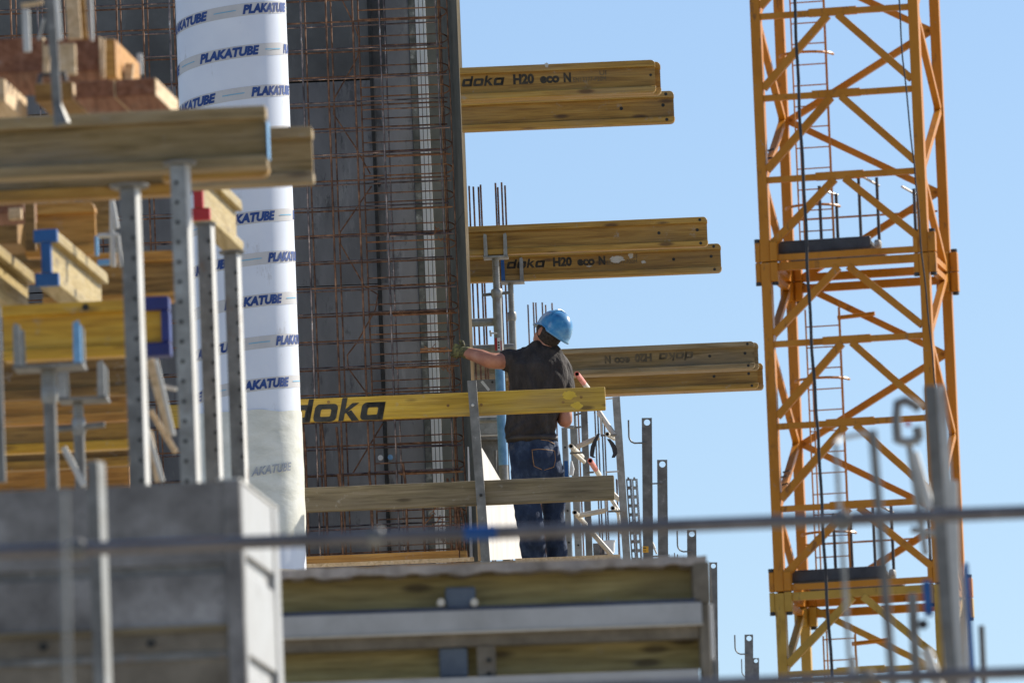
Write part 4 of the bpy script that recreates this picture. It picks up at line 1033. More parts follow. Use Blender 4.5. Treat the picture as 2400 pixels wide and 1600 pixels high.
def solid(m, name, mat, parent, voxel=.009, smooth=6, fold=None):
    me = bpy.data.meshes.new('tmp'); me.from_pydata([tuple(p) for p in m.v], [], m.f)
    o = bpy.data.objects.new('tmp', me); COL.objects.link(o)
    r = o.modifiers.new('r', 'REMESH'); r.mode = 'VOXEL'; r.voxel_size = voxel
    if smooth: s_ = o.modifiers.new('s', 'SMOOTH'); s_.iterations = smooth; s_.factor = .6
    dg = bpy.context.evaluated_depsgraph_get(); e = bpy.data.meshes.new_from_object(o.evaluated_get(dg))
    bpy.data.objects.remove(o); bpy.data.meshes.remove(me)
    wl = WL[parent.name]
    nrm = [v.normal.copy() for v in e.vertices]; co = [v.co.copy() for v in e.vertices]
    if fold:
        co = [p + q_ * fold(p) for p, q_ in zip(co, nrm)]
    bvh = BVHTree.FromPolygons(co, [tuple(p.vertices) for p in e.polygons])
    for v, p in zip(e.vertices, co): v.co = p - wl
    for p in e.polygons: p.use_smooth = True
    e.name = name; e.materials.clear(); e.materials.append(mat)
    ob = bpy.data.objects.new(name, e); COL.objects.link(ob); ob.parent = parent; WL[ob.name] = wl.copy()
    return ob, bvh
SKIN = rough_mat('sunburnt_skin', [(.3, (.34, .135, .075)), (.5, (.44, .19, .115)), (.7, (.52, .25, .16))], 9, .5, 0, .15, 6)
HAIR = rough_mat('short_dark_hair', [(.3, (.012, .009, .007)), (.6, (.04, .028, .02))], 60, .8, 0, .8)
SHIRT = rough_mat('charcoal_shirt', [(.3, (.028, .024, .022)), (.5, (.042, .036, .033)), (.7, (.062, .053, .048))], 5, .85, 0, .9, 5, (2.6, 2.6, 1), .3, .035)
JEANS = rough_mat('dark_blue_denim', [(.3, (.012, .022, .048)), (.5, (.024, .042, .088)), (.72, (.065, .10, .17))], 7, .85, 0, .8, 6, (1.6, 1.6, 1), .3, .02)
GLOVE = rough_mat('dirty_yellow_glove', [(.35, (.03, .03, .015)), (.5, (.11, .10, .035)), (.7, (.32, .31, .10))], 22, .8, 0, .5)
HELM = rough_mat('blue_helmet_plastic', [(.35, (.02, .15, .34)), (.5, (.03, .22, .46)), (.68, (.12, .34, .54))], 14, .3, 0, .02, 5, (1, 1, 1), .6, .002, .4)
grime(HELM, (.35, .36, .36), 30, .60, .66, .5); grime(SHIRT, (.12, .105, .09), 4, .56, .74, .25); grime(JEANS, (.14, .14, .14), 8, .58, .70, .5)
LEATH = rough_mat('dark_belt', [(.3, (.02, .015, .012)), (.6, (.05, .04, .03))], 12, .6, 0, .2)
STIT = rough_mat('orange_stitching', [(.3, (.32, .17, .06)), (.6, (.42, .24, .1))], 30, .7, 0, 0)
feet = at(1262, 1355, WD, 0); feet.z = ZD
man = thing('person', 'person in charcoal shirt and jeans seen from behind, reaching a gloved hand to the cage', 'person', feet)
tw = rad(-20)                           # trunk turned: chest away and to the left
ax_, ay_ = Vector((math.cos(tw), -math.sin(tw), 0)), Vector((math.sin(tw), math.cos(tw), 0))
def sec(u, v, hw, ry, dd=0): return (B(u, v, dd), hw / ws, ry, ax_, ay_)
T_ = [sec(1272, 814, 20, .062, .02), sec(1268, 824, 44, .085, .02), sec(1262, 836, 62, .10, .02), sec(1258, 856, 70, .118), sec(1260, 885, 72, .13), sec(1260, 915, 70, .135), sec(1254, 950, 66, .13), sec(1246, 985, 62, .125), sec(1243, 1012, 60, .125), sec(1246, 1036, 60, .125)]
hips = [sec(1246, 1022, 56, .118), sec(1252, 1050, 61, .128), sec(1257, 1080, 62, .135, -.01), sec(1258, 1108, 61, .13), sec(1260, 1130, 58, .11)]
Sh, El, Wr = B(1224, 844, .02), B(1150, 845, -.10), B(1091, 826, .06)
Sh2, El2, Wr2 = B(1316, 858, .10), B(1326, 984, .02), B(1302, 968, .24)
legL = [B(1232, 1120, -.02), B(1236, 1180, -.03), B(1245, 1245, -.03), B(1252, 1300, .0), B(1256, 1336, .04)]
legR = [B(1290, 1120, .06), B(1297, 1180, .10), B(1302, 1245, .12), B(1306, 1300, .14), B(1310, 1336, .16)]
hc = B(1288, 780, .02)                  # head centre
hf = Vector((-.62, .70, .36)).normalized(); hu = Vector((.53, -.10, .86)); hu = (hu - hf * hu.dot(hf)).normalized(); hs = hf.cross(hu).normalized()
body = MB()
def shrink(s_, f): return [(c, rx * f, ry * f, a, b_) for c, rx, ry, a, b_ in s_]
loft(body, shrink(T_[3:], .72)); loft(body, shrink(hips, .78))
limb(body, [B(1264, 900, .03), B(1272, 838, .03), B(1279, 815, .03), B(1286, 795, .03)], [.05, .068, .066, .066])
ell(body, hc, .076, .098, .108, hs, hf, hu)                                   # skull
ell(body, hc + hf * .050 - hu * .055, .056, .050, .062, hs, hf, hu)           # jaw and face
ell(body, hc + hf * .104 - hu * .020, .013, .020, .026, hs, hf, hu)           # nose
ell(body, hc + hf * .088 - hu * .082, .026, .018, .015, hs, hf, hu)           # chin
ell(body, hc + hf * .092 - hu * .052, .024, .012, .008, hs, hf, hu)           # lips
for s_ in (-1, 1):
    ell(body, hc + hs * (s_ * .079) + hf * .006 - hu * .018, .010, .020, .034, hs, hf, hu)   # ears
    ell(body, hc + hs * (s_ * .030) + hf * .088 + hu * .012, .022, .012, .010, hs, hf, hu)   # brow
limb(body, [Sh, (Sh + El) / 2 + Vector((0, 0, -.004)), El, El + (Wr - El) * .4 + Z * .004, Wr], [.036, .056, .053, .050, .036])
limb(body, [Sh2 + Z * .0, (Sh2 + El2) / 2, El2, El2 + (Wr2 - El2) * .45, Wr2], [.034, .042, .045, .043, .032])
limb(body, legL, [.070, .065, .055, .05, .036]); limb(body, legR, [.060, .052, .046, .044, .036])
solid(body, 'body', SKIN, man, .008, 5)
# shirt
def fold_shirt(p):
    # drapery: diagonal ridges running from the right shoulder down to the left hip, plus gathers at the waist
    q_ = Vector((p.x * 7.5 + p.z * 3.2, p.y * 5, p.z * 2.6)); a = noise.noise(q_)
    b_ = noise.noise(Vector((p.x * 16 + p.z * 6, p.y * 9, p.z * 7 + 4)))
    waist = max(0, 1 - abs(p.z - B(1250, 1010).z) / .16)
    c = noise.noise(Vector((p.x * 14 - p.z * 22, p.y * 6, 9.3)))
    d_ = noise.noise(Vector((p.x * 20 + p.z * 9, p.y * 8, p.z * 4 + 2))); rg = 1 - abs(noise.noise(Vector((p.x * 10 + p.z * 4.5, p.y * 6, p.z * 2.2 + 7)))) * 2.4; return .014 * a + .010 * b_ + .012 * rg * (1 if p.x > B(1225, 900).x else .35) + .018 * waist * c + .010 * (abs(d_) - .2) * (1 if p.x > B(1240, 900).x else .3)
sh = MB(); loft(sh, T_)
limb(sh, [B(1240, 846, .02), Sh, Sh + (El - Sh) * .30, Sh + (El - Sh) * .52], [.080, .078, .074, .074])
limb(sh, [B(1298, 850, .04), Sh2 + Vector((-.01, 0, 0)), Sh2 + (El2 - Sh2) * .3, Sh2 + (El2 - Sh2) * .68], [.078, .072, .068, .063])
limb(sh, [B(1250, 824, .02), B(1275, 818, .03), B(1300, 832, .03)], [.05, .062, .05])
solid(sh, 'shirt', SHIRT, man, .0075, 4, fold_shirt)
# collar band
cb = MB(); nn_ = 24; vs = []
for j in range(nn_):
    t_ = 2 * math.pi * j / nn_; d_ = ax_ * math.cos(t_) * .083 + ay_ * math.sin(t_) * .080
    c0 = B(1277, 822, .03); vs += [c0 + d_ + Z * (-.02 - .010 * math.cos(t_)), c0 + d_ * .93 + Z * (.012 - .018 * math.cos(t_))]
cb.add(vs, [(2 * j, (2 * j + 2) % (2 * nn_), (2 * j + 3) % (2 * nn_), 2 * j + 1) for j in range(nn_)])
co_ = cb.build('collar', SHIRT, man, smooth=True); mo = co_.modifiers.new('s', 'SOLIDIFY'); mo.thickness = .006
# jeans
def fold_jean(p):
    a = noise.noise(Vector((p.x * 9 + p.z * 5, p.y * 6, p.z * 6))); b_ = noise.noise(Vector((p.x * 5, p.y * 5, p.z * 20)))
    seat = max(0, 1 - abs(p.z - B(1250, 1115).z) / .1)
    return .009 * a + .007 * b_ + .010 * seat * noise.noise(Vector((p.x * 22 + p.z * 18, p.y * 4, 3)))
je = MB(); loft(je, hips)
limb(je, [B(1230, 1105, -.01)] + legL[:4] + [B(1255, 1336, .03)], [.098, .100, .093, .086, .082, .078])
limb(je, [B(1288, 1105, .03)] + legR[:4] + [B(1309, 1336, .15)], [.098, .092, .078, .070, .068, .066])
jo, jb = solid(je, 'jeans', JEANS, man, .0075, 4, fold_jean)
def on_surface(bvh, u, v, lift=.003):
    dr_ = (at(u, v, WD) - CAM).normalized(); h_ = bvh.ray_cast(CAM + dr_ * 60, dr_, 20)
    return (h_[0] - dr_ * lift) if h_[0] else at(u, v, WD - .13)
for pts in ([(1246, 1054), (1262, 1052), (1280, 1053), (1300, 1056)], [(1247, 1056), (1249, 1075), (1252, 1092), (1270, 1100)], [(1300, 1057), (1302, 1078), (1298, 1094), (1276, 1101)],
            [(1268, 1030), (1285, 1032), (1300, 1040)]):
    MB().tube([on_surface(jb, *p) for p in pts], .0022, 5).build('pocket_stitching', STIT, man)
# belt
m = MB(); vs = []
for j in range(40):
    t_ = 2 * math.pi * j / 40; d_ = ax_ * math.cos(t_) * .176 + ay_ * math.sin(t_) * .137; c0 = B(1247, 1030)
    vs += [c0 + d_ - Z * .012, c0 + d_ + Z * .018]
m.add(vs, [(2 * j, (2 * j + 2) % 80, (2 * j + 3) % 80, 2 * j + 1) for j in range(40)])
bo = m.build('belt', LEATH, man, smooth=True); mo = bo.modifiers.new('s', 'SOLIDIFY'); mo.thickness = .005
# gloved hands
def hand(wrist, fwd, side, nrm_, name, s_=1.0, curl=1.0):
    """fwd: towards the fingertips, side: towards the thumb, nrm_: back of the hand"""
    m = MB(); pc = wrist + fwd * .055 * s_
    ell(m, pc, .043 * s_, .050 * s_, .019 * s_, side, fwd, nrm_)
    m.tube([wrist - fwd * .035, wrist, wrist + fwd * .03], [.041 * s_, .037 * s_, .034 * s_], 14)
    for i, (off, ln) in enumerate(((.031, .038), (.0105, .044), (-.0105, .041), (-.030, .032))):
        p = pc + side * off * s_ + fwd * .040 * s_; pts = [p - fwd * .015]; a = .25
        q_ = p; pts.append(q_)
        for f_ in (1.0, .8, .65):
            a += .62 * curl; d_ = (fwd * math.cos(a) - nrm_ * math.sin(a)); q_ = q_ + d_ * ln * f_ * s_; pts.append(q_)
        m.tube(pts, [.0115 * s_, .0115 * s_, .0108 * s_, .010 * s_, .0085 * s_], 10); ell(m, pts[-1], .0087 * s_, .0087 * s_, .0087 * s_, n=8, k=5)
    p = pc + side * .036 * s_ - fwd * .02 * s_
    pts = [p, p + (side * .7 + fwd * .6).normalized() * .035 * s_ - nrm_ * .008, p + (side * .5 + fwd * 1.0).normalized() * .062 * s_ - nrm_ * .028]
    m.tube(pts, [.015 * s_, .0125 * s_, .010 * s_], 10); ell(m, pts[-1], .0105, .0105, .0105, n=8, k=5)
    return solid(m, name, GLOVE, man, .0042, 2, lambda p_: .002 * noise.noise(p_ * 60))
fwd = (Wr - El).normalized(); fwd = (fwd + Vector((-.2, .0, .0))).normalized()
sd_ = Vector((.1, .2, 1)); sd_ = (sd_ - fwd * sd_.dot(fwd)).normalized(); nr2 = fwd.cross(sd_).normalized()
if nr2.y > 0: nr2 = -nr2
hand(Wr, fwd, sd_, nr2, 'glove', 1.06, .95)
fw2 = (Wr2 - El2).normalized(); s2_ = Vector((-.3, .1, 1)); s2_ = (s2_ - fw2 * s2_.dot(fw2)).normalized()
hand(Wr2, fw2, s2_, fw2.cross(s2_).normalized(), 'glove', 1.0, .8)
# boots
for lg in (legL, legR):
    a = Vector((lg[-1].x, lg[-1].y, ZD)); m = MB(); d_ = ay_
    loft(m, [(a - d_ * .07 + Z * .05, .034, .045, ax_, Z), (a - d_ * .03 + Z * .05, .045, .05, ax_, Z), (a + d_ * .06 + Z * .045, .048, .045, ax_, Z), (a + d_ * .15 + Z * .035, .045, .034, ax_, Z), (a + d_ * .20 + Z * .025, .025, .022, ax_, Z)])
    m.tube([a + Z * .04, a + Z * .14], [.052, .056], 16)
    solid(m, 'boot', LEATH, man, .008, 2)
# hair
m = MB(); ell(m, hc - hf * .012 - hu * .012, .083, .098, .108, hs, hf, hu)
def cut(p): return 0
hm = MB(); n1, n2 = 30, 16; vs = []
for i in range(n2 + 1):
    for j in range(n1):
        ph = 2 * math.pi * j / n1; fr = math.cos(ph)      # fr = 1 at the face
        lim = 2.22 - .95 * max(0, fr) ** 1.2 + .30 * max(0, -fr); th = lim * i / n2
        p = hc + hu * (.112 * math.cos(th)) + (hf * (math.cos(ph) * .103) + hs * (math.sin(ph) * .082)) * math.sin(th)
        vs.append(p + (p - hc).normalized() * .003 * noise.noise(p * 70))
hm.add(vs, [(i * n1 + j, i * n1 + (j + 1) % n1, (i + 1) * n1 + (j + 1) % n1, (i + 1) * n1 + j) for i in range(n2) for j in range(n1)])
hm.build('hair', HAIR, man, smooth=True)
# helmet
hz = hc + hu * .034 - hf * .014 + Vector((.006, 0, 0))
he = thing('hard_hat', 'light blue hard hat with a raised crown ridge on the worker\'s head', 'helmet', hz)
m = MB(); n1, n2 = 48, 20; vs = []
for i in range(n2 + 3):
    for j in range(n1):
        ph = 2 * math.pi * j / n1; cf, sf = math.cos(ph), math.sin(ph)
        t_ = min(i, n2) / n2; th = t_ * rad(93)
        rf = .134 if cf > 0 else .150
        R_r = hf * (cf * rf * .94) + hs * (sf * .110)
        bulge = 1 + .03 * math.exp(-(sf * math.sin(th) / .22) ** 2) * (1 if th < 1.3 else .4)
        p = hz + hu * (.122 * math.cos(th) * bulge) + R_r * (math.sin(th) ** .85 if th > 0 else 0)
        if i > n2:
            k_ = i - n2; ex = (.004 + .010 * max(0, cf)) * k_
            p = p + R_r.normalized() * ex - hu * ((.006 + .008 * max(0, cf)) * k_ + (.007 * k_ if cf < -.3 else 0))
        if cf < 0 and i <= n2: p -= hu * (.030 * (-cf) * t_ ** 3)
        if cf < 0 and i > n2: p -= hu * (.030 * (-cf))
        vs.append(p)
m.add(vs, [(i * n1 + j, i * n1 + (j + 1) % n1, (i + 1) * n1 + (j + 1) % n1, (i + 1) * n1 + j) for i in range(n2 + 2) for j in range(n1)])
ho = m.build('helmet_shell', HELM, he, smooth=True); mo = ho.modifiers.new('s', 'SOLIDIFY'); mo.thickness = .004
m = MB(); pts = []
for k in range(17):
    a = rad(-62 + 124 * k / 16); pts.append(hz + hs * (math.sin(a) * .112) + hu * (.1275 * math.cos(a) + .004) + hf * .012 - hf * .03 * abs(math.sin(a)))
m.tube(pts, .0055, 8); m.build('crown_ridge', HELM, he, smooth=True)
m = MB(); vs = []
for j in range(40):
    ph = 2 * math.pi * j / 40; d_ = hf * (math.cos(ph) * .112) + hs * (math.sin(ph) * .092); vs += [hz - hu * .018 + d_, hz + hu * .012 + d_ * 1.04]
m.add(vs, [(2 * j, (2 * j + 2) % 80, (2 * j + 3) % 80, 2 * j + 1) for j in range(40)])
hb = m.build('head_band', STEEL_L, he, smooth=True); mo = hb.modifiers.new('s', 'SOLIDIFY'); mo.thickness = .003
# ------------------------------------------------------------------ left-hand shoring, out of focus
YA = rad(3.0); YL = rad(6.3)
gL = 'girders of the blurred shoring table on the left'
cross_girder(-60, 423, 627, 32.4, YA, W_AGED, 'long weathered girder on top of the left shoring, blue paint on its end', gL, r=.006)
q = at(627, 391, 32.4, YA); tag(MB().box(q, YA, .001, .004, .0, .08, .03, .15).build('paint_patch', BLUEL, loc=q), 'blurred light blue paint patch on the end of the top left girder', 'paint patch')
cross_girder(300, 448, 735, 35.2, YA, W_AGED, 'aged girder sticking out behind the top left one, pale cut end', gL, r=.01)
cross_girder(380, 424, 630, 33.7, YA, W_AGED, 'short looking girder just under the top left girder, with a lit cut end', gL, flange=W_YEL)
cross_girder(-60, 477, 412, 34.0, YA, W_AGED, 'brown girder under the top left girder, resting on the prop heads', gL, flange=W_YEL, plugs=((.04, .17, .011, 1),))
cross_girder(100, 720, 416, 39.0, YA, W_BROWN, 'brown girder behind the props, above the blue capped yellow one', gL, flange=W_ORANGE)
cross_girder(-60, 640, 108, 40.0, YA, W_BROWN, 'dark brown girder at the left edge beside the blue capped beam', gL, flange=W_BROWN)
cross_girder(-60, 668, 96, 41.5, YA, W_BROWN, 'second dark brown girder at the left edge behind the first', gL, flange=W_ORANGE)
cross_girder(60, 603, 226, 38.0, YA, W_ORANGE, 'orange girder end beside the blue capped beam, with a pale end', gL)
cross_girder(-60, 940, 308, 41.0, YA, W_BROWN, 'brown girder right below the yellow girder', gL, flange=W_BROWN)
cross_girder(-60, 1000, 308, 41.9, YA, W_ORANGE, 'orange brown girder halfway down behind the left fork heads', gL)
cross_girder(-60, 1066, 308, 42.8, YA, W_YEL, 'ochre girder low behind the left fork heads', gL, flange=W_BRIGHT)
cross_girder(-60, 1106, 306, 43.6, YA, W_BROWN, 'dark girder just above the lowest one on the left', gL, flange=W_YEL)
cross_girder(-60, 1176, 304, 44.2, YA, W_ORANGE, 'lowest orange girder on the left, cut off by the grey form', gL)
# yellow girder with a dark blue frame cap
q = at(8, 846, 36, YA); L = run_u(q, RA(YA), 388)
ty = girder(q + NA(YA) * .04, RA(YA), L, W_BRIGHT, 'bright yellow girder with a dark blue frame cap lying in the left fork heads', gL, plugs=((.28, .18, .012, 1),), plugmat=INK)
for x0, x1, z0, z1 in ((L - .075, L + .018, -.006, .042), (L - .075, L + .018, .158, .206), (L - .012, L + .018, .043, .157)):
    MB().obox(q + NA(YA) * .04, RA(YA), NA(YA), Z, x0, x1, -.045, .045, z0, z1).build('end_cap', BLUED, ty, bevel=.006)
# girders running away from the camera with painted ends
def away(u, vb, d, L, cap, lab, mat=W_YELD):
    p = at(u, vb, d, YL); t = girder(p, NA(YL), L, mat, lab, gL)
    if cap:
        for z0, z1, w_ in ((-.003, .044, .043), (.045, .155, .018), (.156, .203, .043)):
            MB().obox(p, RA(YL), NA(YL), Z, -w_, w_, -.004, .03, z0, z1).build('painted_end', cap, t, bevel=.004)
    return t
away(466, 514, 38.5, .95, REDP, 'pale yellow girder with a red painted end between the props')
away(110, 668, 36.2, 1.22, BLUE, 'pale yellow girder with a blue painted end on the left')
away(-40, 690, 36.0, .95, None, 'pale yellow girder end just entering at the left edge')
# perforated props
YP = rad(15)
def prop(ub, vb, vt, d, wpx, lab, hole_x=.5, plate=None, mat=STEEL_D, hs_=.064):
    p = at(ub, vb, d, YP); H = run_v(p, Z, vt); w_ = wpx / (FPX / d) / math.cos(YP); t = thing('perforated_prop', lab, 'shoring prop', p, 'perforated props of the left shoring')
    MB().box(p, YP, 0, w_, 0, .055, -.6, H).build('profile', mat, t, bevel=.003)
    MB().box(p, YP, w_ + .0005, w_ + .004, .002, .053, -.6, H).build('sunlit_side_plate', STEEL_L, t)  # paler steel imitates the sunlit edge of the prop
    m = MB(); k = 0; z_ = .03
    while z_ < H - .05:
        m = MB(); m.disc(p + RA(YP) * (w_ * hole_x) + Z * z_, -NA(YP), .0068, .0015, 12); m.build('hole', INK, t); z_ += hs_
    if plate:
        c = p + RA(YP) * (w_ * .5) + NA(YP) * .03 + Z * H
        MB().tube([c, c + Z * .006, c + Z * .010], [plate * .9, plate, plate], 28).build('head_plate', STEEL_D, t, smooth=True)
    return t
prop(304, 1150, 440, 30.5, 37, 'perforated prop nearest the left, round head plate under the brown girder', .82, .062)
prop(424, 1150, 386, 31.0, 37, 'perforated prop in front of the red painted girder end', .42, .055, STEEL)
prop(480, 1075, 528, 35.5, 32, 'slimmer perforated prop right of the red painted end', .9, .04)
prop(541, 1090, 594, 37.0, 31, 'rightmost perforated prop, beside the white tube', .95, .05)
# fork props carrying the yellow girder
fork_prop('blurred fork prop at the left edge, blue right prong against the yellow girder', 0, 866, 0, 925, 124, 1160, 33.0, .024, .021, (38, 196, 760), (1, BLUEL), handle=False, tubem=STEEL_D, yaw=YA, grp='fork props of the left shoring')
fork_prop('second blurred fork prop on the left, dark handle on its collar', 0, 942, 0, 1000, 190, 1160, 35.0, .017, .019, (142, 251, 852), None, tubem=STEEL_D, yaw=YA, grp='fork props of the left shoring')
def bb(a, b, w_, h_, mat, lab, cat='board', name='board', yaw=YA):
    p0 = at(*a, yaw); p1 = at(*b, yaw); m = MB(); m.beam(p0, p1, w_, h_, NA(yaw)); return tag(m.build(name, mat, loc=p0, bevel=.002), lab, cat)
bb((149, 1048, 33.4), (197, 1138, 33.4), .02, .02, STEEL_L, 'blurred white diagonal at the feet of the left fork props', 'brace', 'steel_brace')
bb((350, 842, 33.5), (401, 1020, 33.5), .03, .02, W_PALE, 'blurred tan slanting board between the two nearest props', 'brace', 'slanting_board')
bb((366, 842, 33.4), (407, 1020, 33.4), .012, .02, STEEL_L, 'blurred white slanting strip along the tan board', 'brace', 'steel_brace')
bb((345, 1005, 33.5), (381, 1128, 33.5), .014, .02, STEEL_L, 'lower blurred white slanting strip beside the nearest prop', 'brace', 'steel_brace')
bb((350, 1010, 33.7), (370, 1128, 33.7), .02, .02, W_PALE, 'lower blurred tan slanting board beside the nearest prop', 'brace', 'slanting_board')
bb((352, 962, 33.6), (412, 1060, 33.6), .018, .02, W_PALE, 'thin blurred tan stay crossing behind the slanting boards', 'brace', 'slanting_board')
bb((378, 905, 33.6), (414, 912, 33.6), .012, .02, STEEL_L, 'short blurred level strip right of the slanting boards', 'brace', 'steel_brace')
bb((2, 1130, 31), (-12, 720, 31), .03, .03, STEEL_D, 'dark blurred upright at the very left edge', 'upright', 'steel_upright')
# pale steel frame behind the nearest prop
sf = thing('pale_steel_frame', 'blurred pale steel frame left of the nearest perforated prop', 'scaffold frame', at(262, 625, 37, YA))
for a, b, r_ in (((262, 468), (274, 535), .010), ((262, 470), (263, 620), .009), ((230, 553), (276, 551), .009), ((264, 553), (266, 625), .010), ((276, 551), (284, 625), .008)):
    MB().tube([at(a[0], a[1], 37, YA), at(b[0], b[1], 37, YA)], r_, 10).build('frame_tube', STEEL_L, sf, smooth=True)
bb((226, 554, 37.2), (227, 600, 37.2), .012, .03, BLUEL, 'blurred blue white strip on the orange girder end', 'paint strip', 'painted_strip')
bb((229, 616, 37.8), (262, 614, 37.8), .02, .03, BLUEL, 'blurred teal strip under the pale steel frame', 'strip', 'painted_strip')
# upright boards and blocks under the table
for (u0, v0, u1, v1, d, mt, lab) in ((197, 552, 262, 462, 38.5, W_BROWN, 'blurred brown board hanging under the left table'), (60, 588, 84, 440, 36.5, W_BROWN, 'narrow dark brown board left of the blue capped beam'),
                                     (-60, 505, 56, 440, 36.8, W_RED, 'brownish block under the table at the left edge'), (-60, 575, 42, 520, 37.5, W_BROWN, 'dark timber block low at the left edge'),
                                     (20, 515, 50, 488, 36.6, W_PALE, 'small lit timber chip at the left edge under the table'), (113, 545, 124, 462, 39.5, W_BROWN, 'thin red brown slat, first right of the dark board'),
                                     (134, 545, 144, 462, 39.5, W_BROWN, 'thin red brown slat, second right of the dark board'), (162, 545, 174, 462, 39.5, W_BROWN, 'thin red brown slat beside the hanging brown board')):
    q = at(u0, v0, d, YL); m = MB(); m.box(q, YL, 0, run_u(q, RA(YL), u1), 0, .3 if 'block' in lab else .03, 0, run_v(q, Z, v1)); tag(m.build('timber_board', mt, loc=q, bevel=.003), lab, 'timber')
# timber stack on the table
gT = 'short timbers stacked on the left shoring table'
def stack(u0, vb, u1, vt, d, dep, mat, lab, name='stacked_timber'):
    q = at(u0, vb, d, YL); t = thing(name, lab, 'timber', q, gT); w_ = run_u(q, RA(YL), u1); h_ = run_v(q, Z, vt)
    MB().box(q, YL, 0, w_ - .004, 0, dep, 0, h_).build('timber_block', mat, t, bevel=.004)
    MB().box(q, YL, w_ - .0038, w_, .002, dep - .002, .002, h_ - .002).build('sunlit_side_tint', W_PALE if mat is not W_ORANGE else W_ORANGE, t)  # pale plate stands in for sunlight on the timber's right side
stack(272, 229, 366, 187, 32.7, .50, W_RED, 'rightmost stacked timber with a side tinted pale as sunlit, in front of the white tube')
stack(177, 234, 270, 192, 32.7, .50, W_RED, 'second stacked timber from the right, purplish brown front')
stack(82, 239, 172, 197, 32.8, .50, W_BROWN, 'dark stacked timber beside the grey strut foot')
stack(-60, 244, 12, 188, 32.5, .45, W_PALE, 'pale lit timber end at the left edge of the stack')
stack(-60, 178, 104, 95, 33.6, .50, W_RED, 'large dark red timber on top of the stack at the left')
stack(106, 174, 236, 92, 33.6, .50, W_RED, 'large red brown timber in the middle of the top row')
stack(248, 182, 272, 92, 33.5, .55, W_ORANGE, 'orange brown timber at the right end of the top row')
bb((241, 185, 33.3), (241, 90, 33.3), .015, .02, W_PALE, 'narrow pale batten standing in the timber stack', name='batten')
bb((160, 176, 32.3), (158, 104, 32.3), .052, .03, W_PALE, 'pale board leaning on the timber stack behind the strut')
bb((108, 172, 32.35), (110, 108, 32.35), .02, .02, W_PALE, 'narrow tan board leaning left of the strut')
bb((300, 190, 33.9), (304, 150, 33.9), .03, .03, W_PALE, 'small lit block behind the orange timber')
bb((329, 175, 34.6), (327, 126, 34.6), .018, .02, STEEL_L, 'thin pale stub right of the timber stack')
bb((176, 93, 33), (168, -20, 33), .045, .02, W_PALE, 'tan board rising out of the frame above the stack')
bb((200, 93, 33.1), (192, -20, 33.1), .018, .02, W_BROWN, 'rust brown batten right of the tall tan board')
bb((216, 97, 33.2), (212, -20, 33.2), .010, .02, STEEL_L, 'thin grey rod right of the rust brown batten', 'rod', 'steel_rod')
bb((64, 122, 31.5), (60, 22, 31.5), .022, .02, STEEL_L, 'blurred white strip hanging over the stack at the left', 'strip', 'steel_strip')
bb((137, 95, 31.5), (128, -20, 31.5), .022, .02, STEEL_L, 'blurred white strip beside the grey strut', 'strip', 'steel_strip')
bb((50, 14, 31.5), (100, 6, 31.5), .012, .02, W_PALE, 'short tan batten across the top left corner', name='batten')
bb((90, 95, 31.7), (102, 45, 31.7), .008, .01, STEEL, 'thin bent grey rod left of the strut', 'rod', 'steel_rod')
st = thing('steel_strut', 'grey steel strut with a splayed foot standing before the timber stack', 'strut', at(138, 292, 31.0, YA))
MB().beam(at(134, 250, 31, YA), at(117, -20, 31, YA), .027, .02, NA(YA)).build('strut_bar', STEEL_D, st)
f0, f1 = at(133, 240, 31, YA), at(146, 292, 31, YA); MB().tube([f0, f1], [.013, .026], 8).build('strut_foot', STEEL_D, st)
MB().tube([at(92, 196, 31.1, YA), at(95, 176, 31.1, YA), at(150, 172, 31.1, YA), at(154, 190, 31.1, YA)], .008, 8).build('strut_clamp', BLACK, st)

# ------------------------------------------------------------------ grey form box, lower left
DBX = 26.0; fb = thing('grey_form_box', 'large mottled grey form box in the lower left corner with a sunlit white side', 'formwork', at(560, 1640, DBX, YA))
c0 = at(562, 1124, DBX, YA); Hb = 1.4; Wb = -run_u(c0, RA(YA), -80)
Ra, Na = RA(YA), NA(YL)
def face(x0, x1, z0, z1, y0, y1, mat, nm, b_=0): return MB().obox(c0, Ra, NA(YA), Z, x0, x1, y0, y1, z0, z1).build(nm, mat, fb, bevel=b_)
Zs = lambda v: at(300, v, DBX, YA).z - at(300, 1134, DBX, YA).z      # heights read on the front face
face(-Wb, -.045, Zs(1325), 0, .012, .03, GREY_FORM, 'front_sheet'); face(-Wb, -.045, Zs(1468), Zs(1349), .012, .03, GREY_FORM, 'front_sheet')
face(-Wb, -.045, -Hb, Zs(1484), .012, .03, GREY_BROWN, 'front_sheet'); face(-Wb, -.045, Zs(1348), Zs(1326), .02, .03, STEEL_D, 'recessed_rib')
face(-Wb, -.045, Zs(1483), Zs(1469), .004, .03, W_GREY, 'timber_rib'); face(-Wb, -.045, Zs(1548), Zs(1532), .006, .0115, STEEL_D, 'steel_rib')
face(-Wb, -.045, Zs(1272), Zs(1262), .006, .0115, W_BROWN, 'rust_stain_rib')
face(-.044, 0, -Hb, 0, 0, .03, GREY_FORM, 'corner_stile', .003)
for (u, v) in ((102, 1515), (354, 1507)): MB().disc(at(u, v, DBX - .0, YA), -NA(YA), .011, .004).build('plug', INK, fb)
